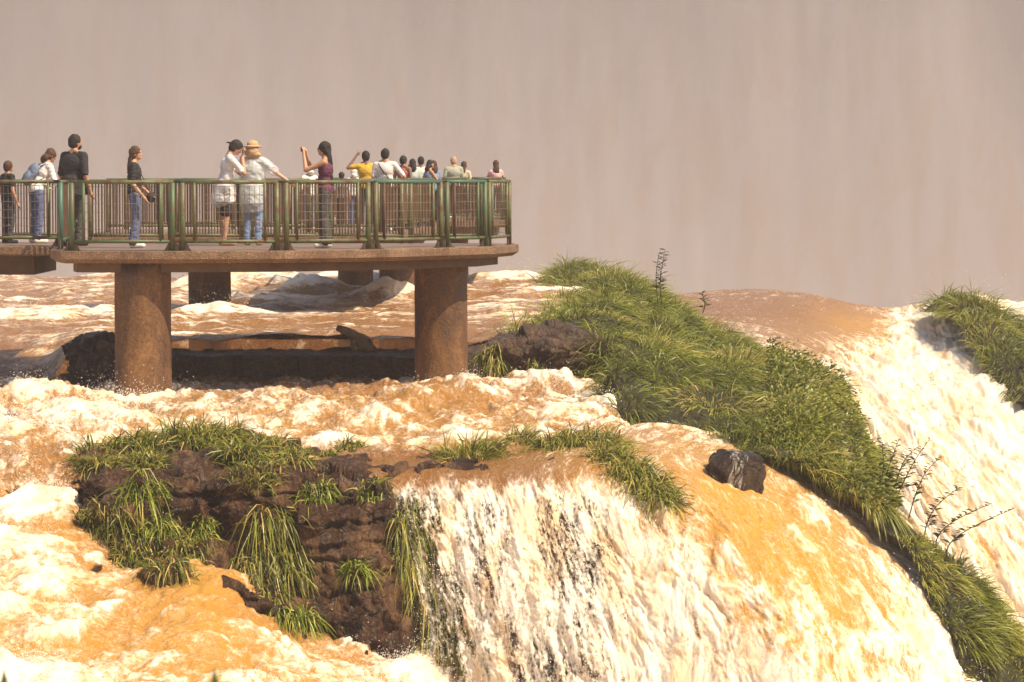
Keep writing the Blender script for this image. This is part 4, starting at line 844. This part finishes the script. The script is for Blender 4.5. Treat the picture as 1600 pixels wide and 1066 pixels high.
    if not hairless:
        Hh = [('e', hd + S(0, -.014, .022), (.091 * s, .102 * s, .107 * s)), ('e', hd + S(0, -.032, -.02), (.087 * s, .082 * s, .090 * s))]
        if hairlen > 0:
            n = 5
            for q in range(n):
                f = (q + 1) / n; Hh.append(('e', hd + S(random.uniform(-.012, .012), -.065 - .03 * math.sin(f * 2), -.05 - hairlen * f), ((.085 - .03 * f * (hairlen > .3)) * s, .05 * s, (.06 + hairlen / n * .8) * s)))
        vox('hair', Hh, hair, o, vx, bend, 2, None, .010 if hairlen else .006)
    o['s'] = s
    return o, S, hd, bend, s
def extra(o, name, prims, mat, bend=None, voxel=.010, it=2, cut=None, wr=0.0): return vox(name, prims, mat, o, voxel, bend, it, cut, wr)
# near visitors
person(13, 56.2, 1.44, -50, 'boy with short hair in a dark t-shirt on the walkway', 'black', 'navy', SKIN, HAIRB, shoe='black')
o, S, hd, bend, s = person(57, 56.3, 1.72, -55, 'woman in white long sleeves leaning forward with a blue-grey backpack', 'white', 'jeans', SKIN, HAIRB, .06, lean=24, female=True, sleeve=1, armL=((-.25, .16, 1.2), (-.22, .36, 1.08)), armR=((.25, .16, 1.2), (.22, .36, 1.08)))
bp = extra(o, 'backpack', [('e', S(0, -.19, 1.2), (.14 * s, .085 * s, .20 * s)), ('e', S(0, -.26, 1.12), (.10 * s, .05 * s, .10 * s))], CL['pack'], bend, .012, 3, None, .006)
for sg in (-1, 1): extra(o, 'strap', [('c', S(sg * .09, -.13, 1.36), S(sg * .10, .0, 1.475), .016, .018), ('c', S(sg * .10, .0, 1.475), S(sg * .115, .125, 1.30), .018, .016), ('c', S(sg * .115, .125, 1.30), S(sg * .14, -.10, 1.08), .016, .014)], CL['navy'], bend)
o, S, hd, bend, s = person(117, 54.3, 1.88, -38, 'heavy bearded man in a black t-shirt with dark cropped hair', 'black', 'grey', SKIN, HAIRD, girth=1.34, sleeve=.75, turn=-22, shoe='black', hem=.80)
extra(o, 'beard', [('e', hd + S(0, .055, -.075), (.056 * s, .05 * s, .048 * s))], HAIRD, bend)
o, S, hd, bend, s = person(211, 52.9, 1.665, -88, 'woman with long brown hair, black t-shirt and wide blue jeans', 'black', 'jeans', SKIN, HAIRB, .34, sleeve=.6, legs='wide', female=True, armR=((.23, -.02, 1.12), (.24, .16, .90)), armL=((-.23, .03, 1.12), (-.2, .22, .96)))
extra(o, 'handbag', [('e', S(-.2, .27, .88), (.05 * s, .08 * s, .10 * s)), ('c', S(-.2, .25, .95), S(-.16, .05, 1.40), .009, .009)], CL['black'], None, .009)
o, S, hd, bend, s = person(351, 54.4, 1.83, -78, 'man in a backwards black cap and white shirt rubbing his eyes', 'white', 'black', SKIN, HAIRD, legs='short', sleeve=.62, lean=10, nod=24, hem=.72, shoe='tan', armR=((.20, .26, 1.22), (.03, .20, 1.50)), armL=((-.2, .24, 1.22), (-.02, .2, 1.5)))
extra(o, 'cap', [('e', hd + S(0, -.005, .052), (.088 * s, .104 * s, .078 * s)), ('e', hd + S(0, -.12, .015), (.062 * s, .07 * s, .016 * s), Matrix.Rotation(.5, 4, 'X'))], CL['black'], bend, .009, 2)
extra(o, 'poncho', [('e', S(0, 0, .90), (.215 * s, .19 * s, .26 * s)), ('e', S(0, -.04, .76), (.225 * s, .19 * s, .17 * s))], PLAST, bend, .014, 2, (.62 * s, 1.05 * s), .012)
o, S, hd, bend, s = person(395, 54.7, 1.76, -12, 'person in a beige sun hat and clear plastic rain poncho', 'teal', 'blue', SKIN3, HAIRB, .03, sleeve=.5, hem=.70, shoe='tan', armR=((.40, .02, 1.24), (.60, .06, 1.10)), armL=((-.22, .16, 1.16), (-.10, .3, 1.22)))
ht = extra(o, 'sun_hat', [('e', hd + S(0, -.005, .075), (.095 * s, .108 * s, .075 * s)), ('e', hd + S(0, .0, .04), (.165 * s, .18 * s, .018 * s)), ('e', hd + S(0, -.085, -.05), (.125 * s, .07 * s, .10 * s)), ('e', hd + S(.06, -.085, -.10), (.11 * s, .05 * s, .05 * s))], CL['beige'], bend, .009, 1, None, .006)
extra(o, 'poncho', [('c', S(-.17, 0, 1.42), S(.17, 0, 1.42), .085 * s, .085 * s), ('e', S(0, 0, 1.2), (.225 * s, .17 * s, .30 * s)), ('e', S(0, 0, .85), (.235 * s, .19 * s, .40 * s)), ('c', S(.19, 0, 1.41), S(.37, .02, 1.27), .085 * s, .09 * s)], PLAST, bend, .014, 2, (.56 * s, 1.50 * s), .012)
o, S, hd, bend, s = person(509, 52.9, 1.74, 84, 'woman with waist-long black hair raising a phone to take a picture', 'purple', 'grey', SKIN, HAIRD, .52, sleeve=0, legs='wide', female=True, armL=((-.17, .30, 1.29), (-.06, .35, 1.53)), armR=((.17, .28, 1.32), (.08, .33, 1.55)))
extra(o, 'sunglasses', [('e', hd + S(-.034, .092, .014), (.028 * s, .010, .02 * s)), ('e', hd + S(.034, .092, .014), (.028 * s, .010, .02 * s)), ('c', hd + S(-.06, .085, .016), hd + S(-.078, 0, .018), .005, .005), ('c', hd + S(.06, .085, .016), hd + S(.078, 0, .018), .005, .005)], CL['black'], bend, .006, 1)
ph = bmesh.new(); bmesh.ops.create_cube(ph, size=1, matrix=Matrix.Translation(Vector((o.location.x, o.location.y, o.location.z)) + Matrix.Rotation(math.radians(84), 3, 'Z') @ S(.01, .40, 1.635)) @ Matrix.Rotation(math.radians(84), 4, 'Z') @ Matrix.Diagonal((.15, .010, .076, 1)))
bmesh.ops.bevel(ph, geom=ph.edges[:], offset=.004, segments=2, affect='EDGES'); tag(bm_obj('phone', ph, CL['black'], None, False), 'black phone held up in the raised hands of the long-haired woman', 'phone')
# distant visitors
fd = dict(detail=False)
person(572, 69, 1.70, 6, 'man in a yellow t-shirt lifting a hand to his head', 'yellow', 'navy', SKIN2, HAIRD, sleeve=.55, armL=((-.40, .02, 1.38), (-.20, .05, 1.66)), **fd)
o, S, hd, bend, s = person(602, 68, 1.745, -8, 'man in a white t-shirt with a dark cross-body strap, hand on hip', 'white', 'grey', SKIN, HAIRD, girth=1.12, sleeve=.7, armR=((.42, -.02, 1.16), (.27, .08, .98)), **fd)
extra(o, 'strap', [('c', S(-.13, -.10, 1.44), S(.0, -.145, 1.25), .014, .014), ('c', S(.0, -.145, 1.25), S(.19, -.10, 1.02), .014, .014)], CL['black'], bend, .010)
person(553, 72.5, 1.33, 20, 'child in a pale hooded top beside the man in yellow', 'white', 'jeans', SKIN, CL['shoe'], .05, sleeve=1, **fd)
o, S, hd, bend, s = person(534, 72, 1.25, -15, 'child in a grey cap and white shirt', 'white', 'navy', SKIN, HAIRD, sleeve=.6, **fd)
extra(o, 'cap', [('e', hd + S(0, 0, .05), (.09 * s, .105 * s, .075 * s)), ('e', hd + S(0, .12, .02), (.06 * s, .06 * s, .014 * s))], CL['grey'], bend)
person(484, 69, 1.40, 30, 'small figure in white behind the woman raising a phone', 'white', 'slate', SKIN, CL['shoe'], .04, sleeve=.9, **fd)
person(630, 77, 1.64, -25, 'man in a red sleeveless top on the misty platform', 'red', 'navy', SKIN2, HAIRD, sleeve=0, turn=-15, **fd)
person(645, 79, 1.57, 15, 'dark-haired woman in a pale teal blouse holding a hand to her face', 'teal', 'jeans', SKIN2, HAIRD, .12, sleeve=.6, female=True, armL=((-.26, .12, 1.2), (-.1, .17, 1.52)), **fd)
person(658, 83, 1.65, 0, 'man in a white shirt behind the woman in teal', 'white', 'grey', SKIN2, HAIRD, sleeve=.6, **fd)
person(667, 78, 1.55, -60, 'woman in a slate tank top stretching an arm over the rail', 'slate', 'navy', SKIN, HAIRD, .10, sleeve=0, lean=8, female=True, armR=((.22, .22, 1.18), (.2, .46, 1.08)), **fd)
person(678, 79.5, 1.53, 40, 'woman in a blue top facing the woman in slate', 'blue', 'grey', SKIN, HAIRB, .12, sleeve=.4, female=True, **fd)
person(709, 86, 1.66, 8, 'broad grey-haired man in a sage green shirt', 'sage', 'grey', SKIN, CL['tan'], girth=1.25, sleeve=.6, nod=10, **fd)
person(725, 87, 1.54, -20, 'woman in a cream blouse beside the man in sage green', 'cream', 'navy', SKIN, HAIRB, .14, sleeve=.6, female=True, **fd)
person(775, 88, 1.57, 15, 'woman in a pink top standing alone at the misty rail', 'pink', 'jeans', SKIN, HAIRB, .16, sleeve=.3, female=True, armL=((-.28, .1, 1.16), (-.32, .28, 1.02)), armR=((.28, .05, 1.15), (.30, .2, 1.0)), **fd)
# ------------------------------------------------------------------ driftwood, twig, weeds
def limb(name, pts, rad, mat, label, cat, parent=None, n=10, jag=.15):
    pts = [Vector(p) for p in pts]; bm = bmesh.new(); C = crom(np.array([list(p) for p in pts]), len(pts) * 5, 0); Rr = np.interp(np.linspace(0, 1, len(C)), np.linspace(0, 1, len(rad)), rad); prev = None
    for k, (c, r) in enumerate(zip(C, Rr)):
        t = Vector(C[min(k + 1, len(C) - 1)] - C[max(k - 1, 0)]).to_track_quat('Z', 'Y').to_matrix()
        ring = [bm.verts.new(Vector(c) + t @ Vector((math.cos(6.283 * i / n), math.sin(6.283 * i / n), 0)) * r * (1 + jag * math.sin(i * 2.1 + k * .6) + random.uniform(-jag, jag) * .5)) for i in range(n)]
        if prev:
            for i in range(n): bm.faces.new((prev[i], prev[(i + 1) % n], ring[(i + 1) % n], ring[i]))
        else: bm.faces.new(ring[::-1])
        prev = ring
    bm.faces.new(prev); o = bm_obj(name, bm, mat, parent)
    if label: tag(o, label, cat)
    return o
dw = empty('driftwood', P(560, 545, 56.4)); tag(dw, 'broken driftwood log jutting up from the stone ledge', 'driftwood'); L0 = P(560, 545, 56.4)
rel = lambda a, b, d: P(a, b, d) - L0
limb('trunk', [rel(582, 552, 56.6), rel(566, 535, 56.4), rel(548, 522, 56.3), rel(527, 512, 56.2)], [.13, .13, .09, .05], M['wood'], None, None, dw)
limb('branch_stub', [rel(556, 530, 56.3), rel(550, 538, 56.2), rel(556, 548, 56.1)], [.05, .035, .02], M['wood'], None, None, dw)
limb('dead_twig', [P(-30, 655, 47.6), P(-5, 650, 47.6), P(10, 648, 47.6), P(30, 649, 47.6)], [.03, .022, .015, .008], M['stem'], 'bare dead twig sticking out over the foaming river', 'twig', n=6)
def weed(px, py, d, hpx, nl, label, lean=(0, 0), group=None):
    b = P(px, py, d); h = hpx * d / FP; o = empty('tall_weed', b); tag(o, label, 'weed', group)
    rw = np.random.default_rng(int(px)); pts = [np.array([lean[0] * t * t + .03 * math.sin(t * 5 + px), lean[1] * t, h * t]) for t in np.linspace(0, 1, 5)]
    limb('stem', pts, [.011, .008, .004], M['stem'], None, None, o, 6, .05)
    V, F = [], []
    for k in range(nl):
        t = .25 + .75 * (k + rw.random()) / nl; c = np.array([np.interp(t, np.linspace(0, 1, 5), [p[i] for p in pts]) for i in range(3)]); a = rw.random() * 6.28; L = (.09 + .10 * rw.random()) * (1.25 - .6 * t)
        u = np.array([math.cos(a), math.sin(a), .5]); sd = np.array([-math.sin(a), math.cos(a), 0]); k0 = len(V)
        V += [c, c + u * L * .5 + sd * L * .2, c + u * L + np.array([0, 0, -.25 * L]), c + u * L * .5 - sd * L * .2]; F.append((k0, k0 + 1, k0 + 2, k0 + 3))
    me = raw_mesh('leaves', np.array(V), np.array(F)); q = link('leaves', me, M['weed'], o, False); q['kind'] = 'stuff'
weed(1033, 475, 63, 86, 60, 'tall dark leafy weed standing highest on the grassy islet', (.05, 0))
weed(1026, 480, 63, 92, 8, 'thin bare stalk beside the tall leafy weed on the islet', (.06, 0))
weed(1099, 490, 62, 34, 26, 'short leafy weed alone on the islet crest')
for (x, y, d, h, lx) in [(1385, 790, 46, 105, .15), (1375, 780, 46.2, 90, .05), (1400, 800, 46, 115, .5), (1420, 810, 46, 95, .45), (1440, 850, 45.5, 90, .55), (1460, 860, 45.4, 75, .8), (1480, 870, 45.3, 75, .9), (1395, 770, 46.3, 70, .35)]:
    weed(x, y, d, h, 34, 'spindly leafy weed leaning out from the low islet slope over the falls', (lx, 0), 'weeds on the low islet slope')
def foreground():
    m = M['weed']
    for (px, lab) in [(6, 'green leaf tip poking up in front of the left rapids'), (335, 'small green leaf tip poking up below the amber rapids')]:
        c = P(px, 1072, 9.0); V = [(0, 0, -.12), (-.012, 0, 0), (0, .004, .05), (.014, 0, 0)]; me = raw_mesh('leaf_tip', np.array(V) , np.array([(0, 3, 2, 1)])); o = link('leaf_tip', me, m, smooth=False); o.location = c; tag(o, lab, 'leaf')
foreground()
# ------------------------------------------------------------------ spray: flying drops over the white water
def spray():
    r_ = np.random.default_rng(3); Vs, Fs, k = [], [], 0
    oc = np.array([(1, 0, 0), (-1, 0, 0), (0, 1, 0), (0, -1, 0), (0, 0, 1), (0, 0, -1)], float); of = np.array([(0, 2, 4), (2, 1, 4), (1, 3, 4), (3, 0, 4), (2, 0, 5), (1, 2, 5), (3, 1, 5), (0, 3, 5)])
    for (V, w_, n, ht) in SPRAY:
        q = V.reshape(-1, 3); pw = np.clip(w_.ravel() - .45, 0, .6) ** 1.5; pw *= .25 + sstep(.0, .3, fbm(q / .8 + 4, 2)); U, W = proj(q); pw *= (U > -40) & (U < 1640) & (W < 1110); pw /= pw.sum()
        c = q[r_.choice(len(q), n, p=pw)] + r_.normal(size=(n, 3)) * .03; c[:, 2] += r_.exponential(ht * .33, n); c[:, 1] -= r_.exponential(.06, n)
        s_ = .003 + .008 * r_.random(n) ** 3
        Vs.append((c[:, None] + oc[None] * s_[:, None, None]).reshape(-1, 3)); Fs.append((np.arange(n)[:, None, None] * 6 + of[None] + k).reshape(-1, 3)); k += n * 6
    me = raw_mesh('spray', np.concatenate(Vs), np.concatenate(Fs)); tag(link('spray', me, M['drops'], smooth=False), 'fine flying water drops above the white water', 'spray', kind='stuff')
spray()
